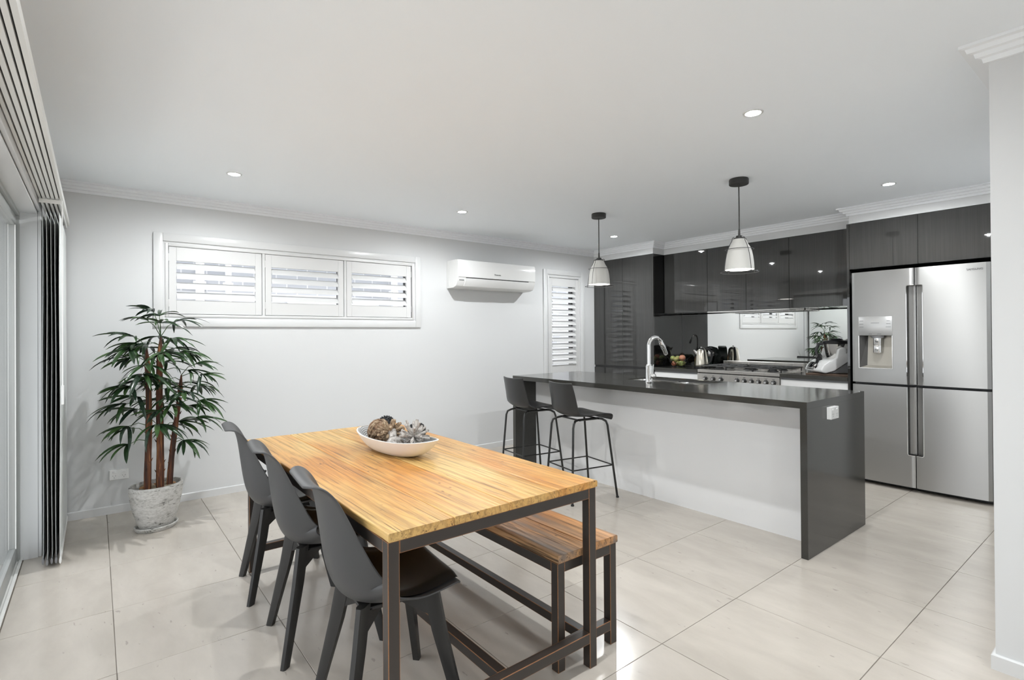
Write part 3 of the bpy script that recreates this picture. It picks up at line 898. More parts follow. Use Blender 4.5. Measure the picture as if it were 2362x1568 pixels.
r = thing('kitchen_tap', 'chrome gooseneck pull-out tap on the island', 'tap', (3.545, 2.645, IZ), radians(-12))
bm = nb(); lathe(bm, [(0, 0), (.032, 0), (.033, .004), (.028, .008), (.0265, .012), (.0265, .135), (.0245, .140), (.0215, .142), (.0215, .150), (0, .150)], 32); fin('body', bm, CHROME, r)
pts = [(0, 0, .148), (0, 0, .30)]
R_ = .068
for k in range(1, 15):
    a = pi - k / 14 * (pi - .38)
    pts.append((R_ + R_ * cos(a), 0, .300 + R_ * sin(a)))
bm = nb(); tube(bm, pts, .0155, 18); fin('spout', bm, CHROME, r)
e = Vector(pts[-1]); dr = (Vector(pts[-1]) - Vector(pts[-2])).normalized()
bm = nb(); tube(bm, [e - dr * .012, e + dr * .002, e + dr * .004, e + dr * .050, e + dr * .052, e + dr * .108, e + dr * .115], [.0175, .0185, .0195, .0195, .0185, .0175, .013], 20); fin('spray_head', bm, CHROME, r)
bm = nb(); tube(bm, [e + dr * .050, e + dr * .053], .0200, 20); fin('spray_ring', bm, GREYP, r)
bm = nb(); lathe(bm, [(0, .020), (.016, .022), (.021, .034), (.024, .048), (.021, .060), (.014, .066), (0, .068)], 24, (0, 0, .055), axis='y')
for v in bm.verts: v.co.y = -v.co.y
fin('mixer_knob', bm, CHROME, r)
bm = nb(); tube(bm, [(0, -.046, .075), (.003, -.048, .15)], .0042, 10); fin('lever', bm, CHROME, r)

# ------------------------------------------------------------------ tall pantry
K0 = 0.0
r = thing('pantry_cabinet', 'tall dark gloss pantry cabinet beside the narrow window', 'cabinet', (5.6, 4.37, 0)); ox, oy = 5.6, 4.37
boxes('carcass', loc_boxes([(PX + .022, XK - .004, 3.915, YB - .004, .10, 2.266)], ox, oy), DARKGAP, r)
boxes('side_panel', loc_boxes([(PX, XK - .004, 3.893, 3.914, 0, 2.266)], ox, oy), GLOSSK, r, bev=.0008)
boxes('edge_strip', loc_boxes([(PX - .001, PX + .02, 3.8925, 3.9145, 0, 2.266)], ox, oy), VENEER, r)
for (a, b) in ((3.9165, 4.3615), (4.3645, 4.850)):
    boxes('door', loc_boxes([(PX, PX + .021, a, b, .885, 2.2645)], ox, oy), VENEER, r, bev=.0008)
    boxes('lower_door', loc_boxes([(PX, PX + .021, a, b, .10, .855)], ox, oy), VENEER, r, bev=.0008)
boxes('finger_pull', loc_boxes([(PX + .018, PX + .03, 3.9165, 4.850, .850, .890)], ox, oy), DARKAL, r)
boxes('kickboard', loc_boxes([(PX + .05, PX + .07, 3.915, 4.85, 0, .10)], ox, oy), VENEER, r)

# wall cabinets
def wall_cab(y0, y1, label):
    oy = (y0 + y1) / 2; ox = 5.72
    r = thing('wall_cabinet', label, 'cabinet', (ox, oy, 1.545), group='dark gloss wall cabinets')
    boxes('carcass', loc_boxes([(UX + .021, XK, y0 + .0005, y1 - .0005, 1.553, 2.266)], ox, oy, 1.545), VENEER, r)
    boxes('door', loc_boxes([(UX, UX + .020, y0 + .0014, y1 - .0014, 1.545, 2.2645)], ox, oy, 1.545), VENEER, r, bev=.0008)
wall_cab(3.310, 3.892, 'dark gloss wall cabinet beside the tall pantry')
wall_cab(2.855, 3.309, 'dark gloss wall cabinet over the cooker, pantry side')
wall_cab(2.407, 2.854, 'dark gloss wall cabinet over the cooker, refrigerator side')
wall_cab(1.815, 2.406, 'dark gloss wall cabinet beside the refrigerator tower')
# slide-out rangehood under the two middle cabinets
r = thing('rangehood', 'slim stainless rangehood under the wall cabinets', 'rangehood', (5.72, 2.857, 1.534))
boxes('hood_body', [(-.165, .17, -.445, .445, .0, .0185)], STEEL, r, bev=.001)
boxes('hood_front', [(-.188, -.165, -.447, .447, -.002, .0095)], STEELP, r, bev=.001)
boxes('filter', [(-.15, -.005, -.43, -.01, -.003, .0), (-.15, -.005, .01, .43, -.003, .0)], GREYP, r)
for y in (-.3, .3):
    bm = nb(); lathe(bm, [(0, -.002), (.028, -.002), (.03, 0), (0, 0)], 20, (.08, y, 0)); fin('hood_lamp', bm, WHITEP, r)

# refrigerator tower
r = thing('tower_panel', 'tall dark gloss end panel between worktop and refrigerator', 'panel', (5.6, 1.803, 0))
boxes('board', [(PX - 5.6, XK - 5.6, 1.7935 - 1.803, 1.8135 - 1.803, 0, 2.266)], VENEER, r, bev=.0008)
r = thing('overhead_cabinet', 'dark gloss two door cabinet above the refrigerator', 'cabinet', (5.6, 1.30, 1.858)); ox, oy = 5.6, 1.30
boxes('carcass', loc_boxes([(PX + .021, XK, .802, 1.792, 1.862, 2.266)], ox, oy, 1.858), DARKGAP, r)
for (a, b) in ((.803, 1.2925), (1.2955, 1.7915)):
    boxes('door', loc_boxes([(PX, PX + .020, a, b, 1.858, 2.2645)], ox, oy, 1.858), VENEER, r, bev=.0008)

# ------------------------------------------------------------------ refrigerator
FX, FY0, FY1, FZ0, FZ1 = 5.19, .837, 1.743, .037, 1.8144
r = thing('refrigerator', 'stainless four door refrigerator with water dispenser', 'refrigerator', (5.55, 1.29, 0)); ox, oy = 5.55, 1.29
boxes('body', loc_boxes([(FX + .075, XK - .01, FY0 + .004, FY1 - .004, .030, 1.795)], ox, oy), M('fridge_dark_side', (.03, .03, .031), .45), r, bev=.004)
for yy in (FY0 + .06, FY1 - .06):
    for xx in (FX + .12, XK - .08):
        bm = nb(); lathe(bm, [(0, 0), (.022, 0), (.022, .03), (0, .03)], 16, (xx - ox, yy - oy, 0)); fin('foot', bm, BLACKP, r)
boxes('base_grille', loc_boxes([(FX + .09, FX + .11, FY0 + .01, FY1 - .01, .006, .035)], ox, oy), BLACKP, r)
YM = 1.2925
def door_mesh(y0, y1, z0, z1, hand, hz0, hz1, hole=None):
    """bowed door slab; the inner edge carries a long recessed grip between hz0 and hz1"""
    bm = nb(); ny = 18
    s = 1 if hand == 'L' else -1          # L: grip on the low-y edge (towards the middle), R: on the high-y edge
    yin, yout = (y0, y1) if hand == 'L' else (y1, y0)
    gw = .050
    def bow(y):
        tt = abs(y - YM) / (FY1 - YM)
        e = abs(y - yout)
        return FX + .016 * tt ** 2.0 + (.012 * max(0, 1 - e / .012) ** 2) + .006 * max(0, 1 - abs(y - yin) / .02) ** 2
    yl = [yin + s * gw * k / 3 for k in range(4)] + [yin + s * (gw + (abs(y1 - y0) - gw) * k / ny) for k in range(1, ny + 1)]
    zl = [z0, hz0, hz1, z1] if hz0 > z0 + .001 else ([z0, hz1, z1])
    if hz1 >= z1 - .001: zl = [z0, hz0, z1]
    if hole:
        yl = sorted([y for y in yl if min(abs(y - hole[0]), abs(y - hole[1])) > .008] + [hole[0], hole[1]], reverse=(s < 0)); zl = sorted(zl + [hole[2], hole[3]])
    def inhole(i, j):
        return hole and hole[0] - 1e-5 <= min(yl[i], yl[i + 1]) and max(yl[i], yl[i + 1]) <= hole[1] + 1e-5 and zl[j] >= hole[2] - 1e-5 and zl[j + 1] <= hole[3] + 1e-5
    fr = [[bm.verts.new((bow(y) - ox, y - oy, zz)) for zz in zl] for y in yl]
    bk = [[bm.verts.new((FX + .070 - ox, y - oy, zz)) for zz in zl] for y in yl]
    nz = len(zl)
    def ingrip(i, j):
        return i < 3 and zl[j] >= hz0 - 1e-4 and zl[j + 1] <= hz1 + 1e-4
    for i in range(len(yl) - 1):
        for j in range(nz - 1):
            if not ingrip(i, j) and not inhole(i, j):
                bm.faces.new((fr[i][j], fr[i + 1][j], fr[i + 1][j + 1], fr[i][j + 1]))
            bm.faces.new((bk[i][j], bk[i + 1][j], bk[i + 1][j + 1], bk[i][j + 1]))
        for j in (0, nz - 1):
            bm.faces.new((fr[i][j], fr[i + 1][j], bk[i + 1][j], bk[i][j]))
    for i in (0, len(yl) - 1):
        for j in range(nz - 1):
            if i == 0 and ingrip(0, j): continue
            bm.faces.new((fr[i][j], bk[i][j], bk[i][j + 1], fr[i][j + 1]))
    d = fin('door', bm, BRUSHED, r, angle=.35)
    # recessed grip liner and its chrome trim
    ya, yb = yin, yin + s * gw
    bm = nb()
    prof_ = [(ya, FX + .052), (yin + s * gw * .45, FX + .050), (yin + s * gw * .86, FX + .040), (yb, bow(yb) + .001)]
    rows = [[bm.verts.new((x - ox, y - oy, zz)) for zz in (hz0, hz0 + .012 if hz0 > z0 + .001 else hz0, hz1 - .012 if hz1 < z1 - .001 else hz1, hz1)] for y, x in prof_]
    for i in range(3):
        for j in range(3): 
            if (rows[i][j].co - rows[i][j + 1].co).length > 1e-5:
                bm.faces.new((rows[i][j], rows[i + 1][j], rows[i + 1][j + 1], rows[i][j + 1]))
    bmesh.ops.remove_doubles(bm, verts=bm.verts, dist=1e-5)
    fin('grip', bm, M('grip_grey', (.30, .295, .285), .22, .8), d)
    bm = nb()
    cap = hz0 if hz0 > z0 + .001 else None
    x_ = bow(yb) - .001 - ox
    if cap is not None: path = [(x_, ya - oy, hz0), (x_, yb - s * .008 - oy, hz0), (x_, yb - oy, hz0 + .008), (x_, yb - oy, hz1)]
    else: path = [(x_, yb - oy, hz0), (x_, yb - oy, hz1 - .008), (x_, yb - s * .008 - oy, hz1), (x_, ya - oy, hz1)]
    tube(bm, path, .0028, 6); fin('grip_trim', bm, CHROME, d)
    return d
dUL = door_mesh(YM + .003, FY1, .868, FZ1, 'L', .868, 1.675, (1.447, 1.682, .994, 1.268))
dUR = door_mesh(FY0, YM - .003, .868, FZ1, 'R', .868, 1.675)
dLL = door_mesh(YM + .003, FY1, FZ0, .848, 'L', .295, .848)
dLR = door_mesh(FY0, YM - .003, FZ0, .848, 'R', .295, .848)
RX = lambda x, y, z: Matrix.Translation((x, y, z)) @ Matrix.Rotation(-pi / 2, 4, 'Z') @ Matrix.Rotation(pi / 2, 4, 'X')
text_mesh('logo_lettering', 'SAMSUNG', .021, INK, dUR, RX(FX + .004 - ox, .922 - oy, 1.766))
# dispenser on the upper left door
dx = FX - .001
bm = nb()
box(bm, dx - ox, dx + .02 - ox, 1.441 - oy, 1.688 - oy, 1.268, 1.430, bev=.004)
dp = fin('dispenser_panel', bm, M('dispenser_silver', (.46, .46, .455), .30, .6), dUL)
for (y, z, w) in ((1.665, 1.392, .028), (1.665, 1.367, .030), (1.665, 1.341, .032), (1.470, 1.392, .024), (1.470, 1.367, .030), (1.470, 1.341, .036), (1.565, 1.375, .06), (1.600, 1.281, .022), (1.535, 1.281, .028)):
    boxes('print_mark', [(dx - .0006 - ox, dx + .001 - ox, y - w / 2 - oy, y + w / 2 - oy, z - .0014, z + .0014)], INK, dp)
boxes('recess_frame', loc_boxes([(dx - .001, dx + .012, 1.441, 1.447, .988, 1.268), (dx - .001, dx + .012, 1.682, 1.688, .988, 1.268), (dx - .001, dx + .012, 1.447, 1.682, .988, .994)], ox, oy), STEELP, dUL, bev=.001)
bm = nb()
_y0, _y1, _z0, _z1, _xf, _xb = 1.447 - oy, 1.682 - oy, .994, 1.268, dx + .001 - ox, dx + .058 - ox
V = {}
for n_, (x_, y_, z_) in {'a': (_xf, _y0, _z0), 'b': (_xf, _y1, _z0), 'c': (_xf, _y1, _z1), 'd': (_xf, _y0, _z1), 'A': (_xb - .03, _y0 + .004, _z0 + .02), 'B': (_xb - .03, _y1 - .05, _z0 + .02), 'C': (_xb, _y1 - .05, _z1), 'D': (_xb, _y0 + .004, _z1)}.items():
    V[n_] = bm.verts.new((x_, y_, z_))
bm.faces.new([V[q] for q in 'ABCD'])
for q, mi_ in (('abBA', 0), ('daAD', 0), ('cdDC', 0), ('bcCB', 1)):
    bm.faces.new([V[k_] for k_ in q]).material_index = mi_
fin('recess', bm, [M('dispenser_recess', (.34, .32, .28), .3, .5), M('dispenser_dark', (.06, .058, .055), .25)], dUL, smooth=False)
bm = nb(); lathe(bm, [(0, 1.268), (.052, 1.268), (.050, 1.255), (.040, 1.245), (0, 1.245)], 28, (dx + .028 - ox, 1.555 - oy, 0), sx=.5); fin('nozzle_cap', bm, GREYP, dUL)
bm = nb(); lathe(bm, [(0, 1.245), (.033, 1.245), (.034, 1.19), (.031, 1.186), (.033, 1.18), (.034, 1.125), (.030, 1.120), (0, 1.118)], 28, (dx + .024 - ox, 1.553 - oy, 0), sx=.8); fin('nozzle', bm, CHROME, dUL)

# ------------------------------------------------------------------ base cabinets, worktops, mirror
WZ = .891; CYA, CYB = 2.408, 3.310
def base_cab(y0, y1, label):
    ox, oy = 5.62, (y0 + y1) / 2
    r = thing('base_cabinet', label, 'cabinet', (ox, oy, 0), group='white kitchen base cabinets')
    boxes('carcass', loc_boxes([(PX + .03, XK - .004, y0, y1, .10, WZ - .036)], ox, oy), WHITEP, r)
    boxes('kickboard', loc_boxes([(PX + .07, PX + .085, y0, y1, 0, .10)], ox, oy), VENEER, r)
    for (a, b) in ((.665, .835), (.385, .661), (.102, .381)):
        boxes('drawer_front', loc_boxes([(PX + .010, PX + .029, y0 + .0015, y1 - .0015, a, b)], ox, oy), GLOSSW, r, bev=.001)
    boxes('finger_pull', loc_boxes([(PX + .022, PX + .032, y0, y1, .836, WZ - .036)], ox, oy), GREYP, r)
base_cab(CYB + .003, 3.892, 'white gloss drawer cabinet between pantry and cooker')
base_cab(1.8145, CYA - .003, 'white gloss drawer cabinet between cooker and refrigerator tower')
def worktop(y0, y1, label):
    r = thing('worktop', label, 'worktop', (5.6, (y0 + y1) / 2, WZ - .035))
    boxes('slab', [(PX - .004 - 5.6, XK - 5.6, -(y1 - y0) / 2, (y1 - y0) / 2, 0, .035)], STONE, r, bev=.001)
worktop(CYB + .002, 3.892, 'dark stone worktop carrying the kettle and fruit bowl')
worktop(1.8145, CYA - .002, 'dark stone worktop carrying the food processor')
r = thing('mirror_splashback', 'mirrored splashback behind the cooker', 'splashback', (XK - .003, 2.85, WZ))
for (a, b) in ((2.4255, 3.8915), (1.8145, 2.4225)):
    boxes('mirror_panel', [(-.003, .003, a - 2.85, b - 2.85, .001, 1.545 - WZ + .007)], MIRROR, r)
boxes('joint', [(-.0022, .003, 2.4225 - 2.85, 2.4255 - 2.85, .001, 1.545 - WZ + .007)], DARKGAP, r)

# ------------------------------------------------------------------ range cooker
r = thing('range_cooker', 'wide freestanding stainless gas range cooker', 'cooker', (5.6, (CYA + CYB) / 2, 0)); ox, oy = 5.6, (CYA + CYB) / 2
a, b = CYA + .001, CYB - .001
boxes('body', loc_boxes([(PX + .02, XK - .012, a, b, .09, .862)], ox, oy), STEEL, r, bev=.002)
boxes('plinth', loc_boxes([(PX + .06, XK - .05, a + .01, b - .01, 0, .09)], ox, oy), BLACKP, r)
boxes('hob_top', loc_boxes([(PX - .002, XK - .012, a, b, .862, .896)], ox, oy), STEEL, r, bev=.004)
boxes('control_panel', loc_boxes([(PX - .006, PX + .02, a + .002, b - .002, .745, .852)], ox, oy), STEEL, r, bev=.003)
boxes('panel_shadow_gap', loc_boxes([(PX + .005, PX + .02, a + .01, b - .01, .852, .862)], ox, oy), DARKGAP, r)
od = boxes('oven_door', loc_boxes([(PX - .008, PX + .02, a + .004, b - .004, .23, .738)], ox, oy), STEEL, r, bev=.003)
boxes('oven_window', loc_boxes([(PX - .0095, PX - .006, a + .12, b - .12, .33, .60)], ox, oy), GLOSSK, od)
bm = nb(); tube(bm, [(PX - .05 - ox, a + .06 - oy, .69), (PX - .05 - ox, b - .06 - oy, .69)], .011, 14)
for yy in (a + .09, b - .09): tube(bm, [(PX - .008 - ox, yy - oy, .69), (PX - .05 - ox, yy - oy, .69)], .008, 10)
fin('oven_handle', bm, STEELP, od)
boxes('drawer', loc_boxes([(PX - .006, PX + .02, a + .004, b - .004, .095, .222)], ox, oy), STEEL, r, bev=.003)
for y in (3.139, 3.047, 2.959, 2.783, 2.707, 2.634, 2.561, 2.488, 2.415):
    y = y * 1.0265 - .012
    bm = nb(); lathe(bm, [(0, -.006), (.021, -.006), (.022, -.010), (.0175, -.013), (.0165, -.034), (.014, -.037), (0, -.037)], 24, (PX - ox, y - oy, .797), axis='x')
    k_o = fin('knob', bm, BLACKP, r)
    bm = nb(); lathe(bm, [(0, -.0375), (.0125, -.0375), (.011, -.0395), (0, -.040)], 20, (PX - ox, y - oy, .797), axis='x'); fin('knob_cap', bm, CHROME, k_o)
    bm = nb(); lathe(bm, [(.0215, -.0055), (.0255, -.0075), (.0265, -.0055)], 24, (PX - ox, y - oy, .797), axis='x'); fin('bezel', bm, STEELP, k_o)
    boxes('print_mark', [(PX - .0068 - ox, PX - .005 - ox, y - .012 - oy, y + .012 - oy, .829, .834)], INK, k_o)
boxes('back_guard', loc_boxes([(XK - .055, XK - .012, a, b, .896, .972)], ox, oy), STEEL, r, bev=.003)
burn = [(5.50, CYA + .155, .036), (5.74, CYA + .155, .030), (5.62, (CYA + CYB) / 2, .052), (5.50, CYB - .155, .036), (5.74, CYB - .155, .030)]
for (x, y, q) in burn:
    bm = nb(); lathe(bm, [(0, .896), (q * 1.45, .896), (q * 1.4, .904), (q * 1.1, .906), (q * 1.08, .916), (q, .921), (0, .922)], 24, (x - ox, y - oy, 0)); fin('burner', bm, CASTIRON, r)
for k in range(3):
    y0 = a + .012 + k * (b - a - .024) / 3; y1 = a + .012 + (k + 1) * (b - a - .024) / 3 - .006
    bm = nb(); x0, x1 = PX + .055, XK - .085
    zt = .934; th = .007
    def bar(p, q): 
        p, q = Vector(p), Vector(q)
        u_, w_ = frame_axes(q - p)
        tube(bm, [p, q], th, 6)
    c4 = [(x0, y0), (x1, y0), (x1, y1), (x0, y1)]
    for (p, q) in zip(c4, c4[1:] + c4[:1]): bar((p[0] - ox, p[1] - oy, zt), (q[0] - ox, q[1] - oy, zt))
    ym = (y0 + y1) / 2; xm = (x0 + x1) / 2
    bar((xm - ox, y0 - oy, zt), (xm - ox, y1 - oy, zt))
    for xc in ([x0 + .14, x1 - .14] if k != 1 else [xm]):
        for (sx, sy) in ((1, 0), (-1, 0), (0, 1), (0, -1)):
            L_ = .135 if k != 1 else .2
            e1 = (xc + sx * min(L_, .13 if k != 1 else .2), ym + sy * (y1 - ym)); e0 = (xc + sx * .026, ym + sy * .026)
            bar((e0[0] - ox, e0[1] - oy, zt + .004), (e1[0] - ox, e1[1] - oy, zt))
    for p in c4: bar((p[0] - ox, p[1] - oy, .897), (p[0] - ox, p[1] - oy, zt))
    fin('trivet', bm, CASTIRON, r)

# ------------------------------------------------------------------ things on the worktop
r = thing('kettle', 'brushed steel kettle with black handle', 'kettle', (5.545, 3.405, WZ), radians(142))
bm = nb(); lathe(bm, [(0, .0), (.078, .0), (.080, .006), (.078, .018), (0, .018)], 36); fin('power_base', bm, BLACKP, r)
bm = nb(); lathe(bm, [(0, .019), (.074, .019), (.077, .028), (.077, .045), (.074, .09), (.066, .15), (.057, .20), (.052, .212), (0, .213)], 40); fin('body', bm, mat_steel('kettle_steel', (.62, .58, .50), .20, (160, 160, 2), .05), r)
bm = nb(); lathe(bm, [(0, .2125), (.050, .2125), (.046, .222), (.028, .234), (.010, .238), (.010, .246), (.006, .250), (0, .250)], 28); fin('lid', bm, STEELP, r)
bm = nb(); tube(bm, [(-.045, 0, .222), (-.085, 0, .222), (-.118, 0, .190), (-.126, 0, .14), (-.112, 0, .085), (-.078, 0, .050)], [.012, .014, .013, .012, .011, .010], 12); fin('handle', bm, BLACKP, r)
bm = nb(); tube(bm, [(.045, 0, .165), (.070, 0, .195), (.088, 0, .214)], [.024, .016, .008], 14); fin('spout', bm, STEELP, r)

r = thing('coffee_machine', 'small black and silver capsule coffee machine behind the kettle', 'coffee machine', (5.775, 3.422, WZ), radians(-38))
# local: side profile in xz, width along y
def side_prof(poly, w, mat, name, bev=.006):
    bm = nb(); Ls = [bm.verts.new((x, -w / 2, z)) for x, z in poly]; Rs = [bm.verts.new((x, w / 2, z)) for x, z in poly]
    n = len(poly); bm.faces.new(Ls); bm.faces.new(Rs)
    for k in range(n): bm.faces.new((Ls[k], Ls[(k + 1) % n], Rs[(k + 1) % n], Rs[k]))
    if bev: bmesh.ops.bevel(bm, geom=list(bm.edges), offset=bev, segments=2, profile=.5, affect='EDGES', clamp_overlap=True)
    return fin(name, bm, mat, r)
arc = [(.085 * cos(q) * 0 + .04 + .055 * cos(q), .12 + .115 * sin(q)) for q in [(-.5 + k * .18) * pi for k in range(7)]]
side_prof([(-.085, .0), (.09, .0), (.09, .02), (-.085, .02)], .105, BLACKP, 'drip_base')
side_prof([(.015, .02), (.07, .02), (.098, .07), (.105, .13), (.095, .19), (.06, .235), (.0, .252), (-.045, .235), (-.05, .222), (.0, .226), (.030, .19), (.035, .12), (.02, .06)], .09, M('coffee_gloss_black', (.008, .010, .009), .06), 'housing', .008)
side_prof([(-.052, .135), (.025, .135), (.03, .205), (-.048, .205)], .088, STEELP, 'brew_head', .004)
bm = nb(); lathe(bm, [(0, 0), (.018, 0), (.018, -.02), (0, -.022)], 18, (-.052, 0, .165), axis='x'); fin('dial', bm, BLACKP, r)
bm = nb(); lathe(bm, [(0, .02), (.032, .02), (.034, .12), (.03, .132), (0, .133)], 24, (-.015, 0, 0)); fin('water_column', bm, M('dark_green_glass', (.012, .02, .017), .08), r)

r = thing('wire_fruit_basket', 'black wire fruit basket on the worktop', 'basket', (5.600, 3.748, WZ))
BC = Vector((5.600, 3.748, WZ))
rim = (.108, .092); base = (.055, .004)
for (rr, z) in (rim, base, (.095, .050)):
    bm = nb(); tube(bm, [(rr * cos(2 * pi * k / 36), rr * sin(2 * pi * k / 36), z) for k in range(36)], .0022, 6, closed=True); fin('ring', bm, STOOLM, r)
for k in range(12):
    a0 = 2 * pi * k / 12
    for sgn in (1, -1):
        bm = nb(); tube(bm, [((.055 + (.053) * (1 - (1 - q) ** 2)) * cos(a0 + sgn * q * .5), (.055 + .053 * (1 - (1 - q) ** 2)) * sin(a0 + sgn * q * .5), .004 + .088 * q) for q in (0, .25, .5, .75, 1)], .0014, 5); fin('wire', bm, STOOLM, r)
for s in (-1, 1):
    a0 = radians(-52 + (180 if s < 0 else 0))
    pts = [(.107 * cos(a0 + q), .107 * sin(a0 + q), .092) for q in (-.35, .35)]
    mid = Vector((.150 * cos(a0), .150 * sin(a0), .130)) if s > 0 else Vector((.135 * cos(a0), .135 * sin(a0), .12))
    bm = nb(); tube(bm, [pts[0], Vector(pts[0]) * .4 + mid * .6, mid, Vector(pts[1]) * .4 + mid * .6, pts[1]], .0018, 6); fin('basket_handle', bm, STOOLM, r)
def fruit(name, label, off, rad, col, col2, cat):
    mt = M(name + '_skin_%d' % int(off[0] * 1000 + off[1] * 777), col, .42, var=((30, 30, 30), col2, .42, .62))
    r = thing(name, label, cat, BC + Vector((off[0], off[1], off[2] - rad)), random.random() * 6, 'fruit in the wire basket')
    bm = nb(); lathe(bm, [(0, rad * .14), (rad * .25, rad * .03), (rad * .62, rad * .22), (rad * .95, rad * .75), (rad, rad * 1.05), (rad * .88, rad * 1.5), (rad * .55, rad * 1.85), (rad * .2, rad * 1.93), (0, rad * 1.82)], 22); fin('flesh', bm, mt, r)
    bm = nb(); tube(bm, [(0, 0, rad * 1.8), (.002, .001, rad * 2.1)], .0016, 6); fin('stem', bm, TRUNK, r)
gy = ((.30, .30, .08), (.42, .36, .12))
gg = ((.27, .33, .10), (.40, .40, .16))
rd = ((.42, .13, .07), (.55, .25, .12))
FR = [('apple', 'rosy peach coloured apple on top of the fruit basket', (0.0299, -0.0356, 0.1064), 0.0388, (.52, .20, .13), (.60, .32, .18)),
      ('apple', 'yellow green apple leaning on the tap side of the basket', (-0.0601, -0.0055, 0.0887), 0.0330, *gy),
      ('apple', 'pale green apple at the back rim of the basket', (-0.0185, 0.0639, 0.1005), 0.0320, *gg),
      ('apple', 'green apple tucked behind the peach coloured apple', (0.0402, 0.0356, 0.0996), 0.0330, *gg),
      ('apple', 'green apple low in the front of the basket', (-0.0216, -0.0540, 0.0424), 0.0330, *gg),
      ('apple', 'yellow apple low in the basket by the kettle', (0.0427, -0.0427, 0.0401), 0.0291, *gy),
      ('apple', 'red apple at the bottom of the basket', (-0.0492, 0.0301, 0.0377), 0.0301, *rd),
      ('apple', 'yellow apple at the bottom of the basket', (0.0263, 0.0202, 0.0380), 0.0320, *gy)]
for f_ in FR: fruit(*f_, 'fruit')

# food processor on its board
r = thing('sliding_board', 'thin brown board under the food processor', 'board', (5.66, 2.045, WZ))
boxes('board', [(-.20, .19, -.195, .185, 0, .012)], M('brown_board', (.12, .075, .05), .45), r, bev=.002)
r = thing('food_processor', 'white and steel cooking food processor with black lid', 'food processor', (5.66, 2.064, WZ + .0135), radians(-132)); r.scale = (1.04, 1.04, 1.12)
# local: front = -x toward room after rotation; build with x = width (screen side), y = depth
def loft(name, rings, mat, parent):
    bm = nb(); vr = [[bm.verts.new(p) for p in ring] for ring in rings]
    n = len(vr[0])
    for a_, b_ in zip(vr[:-1], vr[1:]):
        for k in range(n): bm.faces.new((a_[k], a_[(k + 1) % n], b_[(k + 1) % n], b_[k]))
    bm.faces.new(vr[0]); bm.faces.new(vr[-1])
    return fin(name, bm, mat, parent, angle=.7)
def rrect(cx, cy, w, d, z, rad, n=5):
    out = []
    for (sx, sy, a0) in ((1, 1, 0), (-1, 1, pi / 2), (-1, -1, pi), (1, -1, 1.5 * pi)):
        for k in range(n):
            q = a0 + k / (n - 1) * pi / 2
            out.append(Vector((cx + sx * (w / 2 - rad) + rad * cos(q), cy + sy * (d / 2 - rad) + rad * sin(q), z)))
    return out
# side profiles (y forward is negative, z) drawn across the width
def across(name, poly, w, mat, bev=.008, x0=0.0):
    bm = nb(); Ls = [bm.verts.new((x0 - w / 2, y, z)) for y, z in poly]; Rs = [bm.verts.new((x0 + w / 2, y, z)) for y, z in poly]
    n = len(poly); bm.faces.new(Ls); bm.faces.new(Rs)
    for k in range(n): bm.faces.new((Ls[k], Ls[(k + 1) % n], Rs[(k + 1) % n], Rs[k]))
    if bev: bmesh.ops.bevel(bm, geom=list(bm.edges), offset=bev, segments=3, profile=.5, affect='EDGES', clamp_overlap=True)
    return fin(name, bm, mat, r, angle=.5)
across('base', [(-.10, .002), (.155, .002), (.160, .17), (.05, .09), (-.04, .03)], .27, GREYP, .006)
across('cradle', [(-.182, .028), (-.172, .010), (-.135, .003), (-.06, .022), (.06, .098), (.162, .205), (.158, .238), (.115, .225), (.03, .150), (-.04, .118), (-.10, .112), (-.155, .076)], .30, WHITEP, .012)
for s_ in (-1, 1):
    across('arm', [(-.045, .10), (.045, .135), (.05, .215), (.02, .225), (-.02, .205)], .036, WHITEP, .008, s_ * .128)
for k in range(4):
    bm = nb(); lathe(bm, [(0, 0), (.014, 0), (.014, .006), (0, .006)], 12, (.09 * (1 if k % 2 else -1), .10 * (1 if k > 1 else -1), -.001)); fin('foot', bm, GREYP, r)
bm = nb(); lathe(bm, [(0, .085), (.072, .085), (.080, .10), (.104, .235), (.108, .250), (.104, .252), (0, .252)], 40, (0, .035, 0)); fin('mixing_bowl', bm, STEELP, r)
bm = nb(); lathe(bm, [(0, .252), (.110, .252), (.114, .258), (.114, .272), (.105, .278), (.06, .282), (.045, .296), (0, .298)], 40, (0, .035, 0)); fin('lid', bm, BLACKP, r)
bm = nb(); tube(bm, [(-.095, -.02, .255), (-.125, -.062, .245), (-.128, -.085, .19), (-.10, -.088, .135), (-.088, -.072, .11)], [.014, .015, .014, .013, .010], 12); fin('bowl_handle', bm, BLACKP, r)
bm = nb(); tube(bm, [(-.07, -.085, .138), (-.01, -.118, .118)], .026, 16); fin('locking_arm', bm, BLACKP, r)
bm = nb(); tube(bm, [(-.03, -.112, .125), (.02, -.16, .070), (.045, -.172, .045)], [.013, .014, .012], 12); fin('locking_lever', bm, BLACKP, r)
sc_m = Matrix.Translation((-.045, -.1660, .062)) @ Matrix.Rotation(radians(-38), 4, 'X')
def placed(name, b6, mat, mtx, bev=.002):
    bm = nb(); box(bm, *b6, bev=bev); bmesh.ops.transform(bm, matrix=mtx, verts=bm.verts); return fin(name, bm, mat, r)
placed('screen_frame', (-.052, .052, -.008, .004, -.036, .036), M('silver_frame', (.5, .5, .49), .3, .7), sc_m)
placed('screen', (-.042, .042, -.0095, -.006, -.024, .030), SCREEN, sc_m, .001)
bm = nb(); lathe(bm, [(0, -.004), (.020, -.004), (.021, -.010), (.017, -.016), (0, -.017)], 24, (.082, -.010, -.004), axis='y'); bmesh.ops.transform(bm, matrix=sc_m, verts=bm.verts); fin('dial', bm, CHROME, r)
placed('maker_mark', (-.088, -.062, -.0055, -.003, -.002, .002), GREYP, sc_m @ Matrix.Translation((0, 0, .01)), 0)

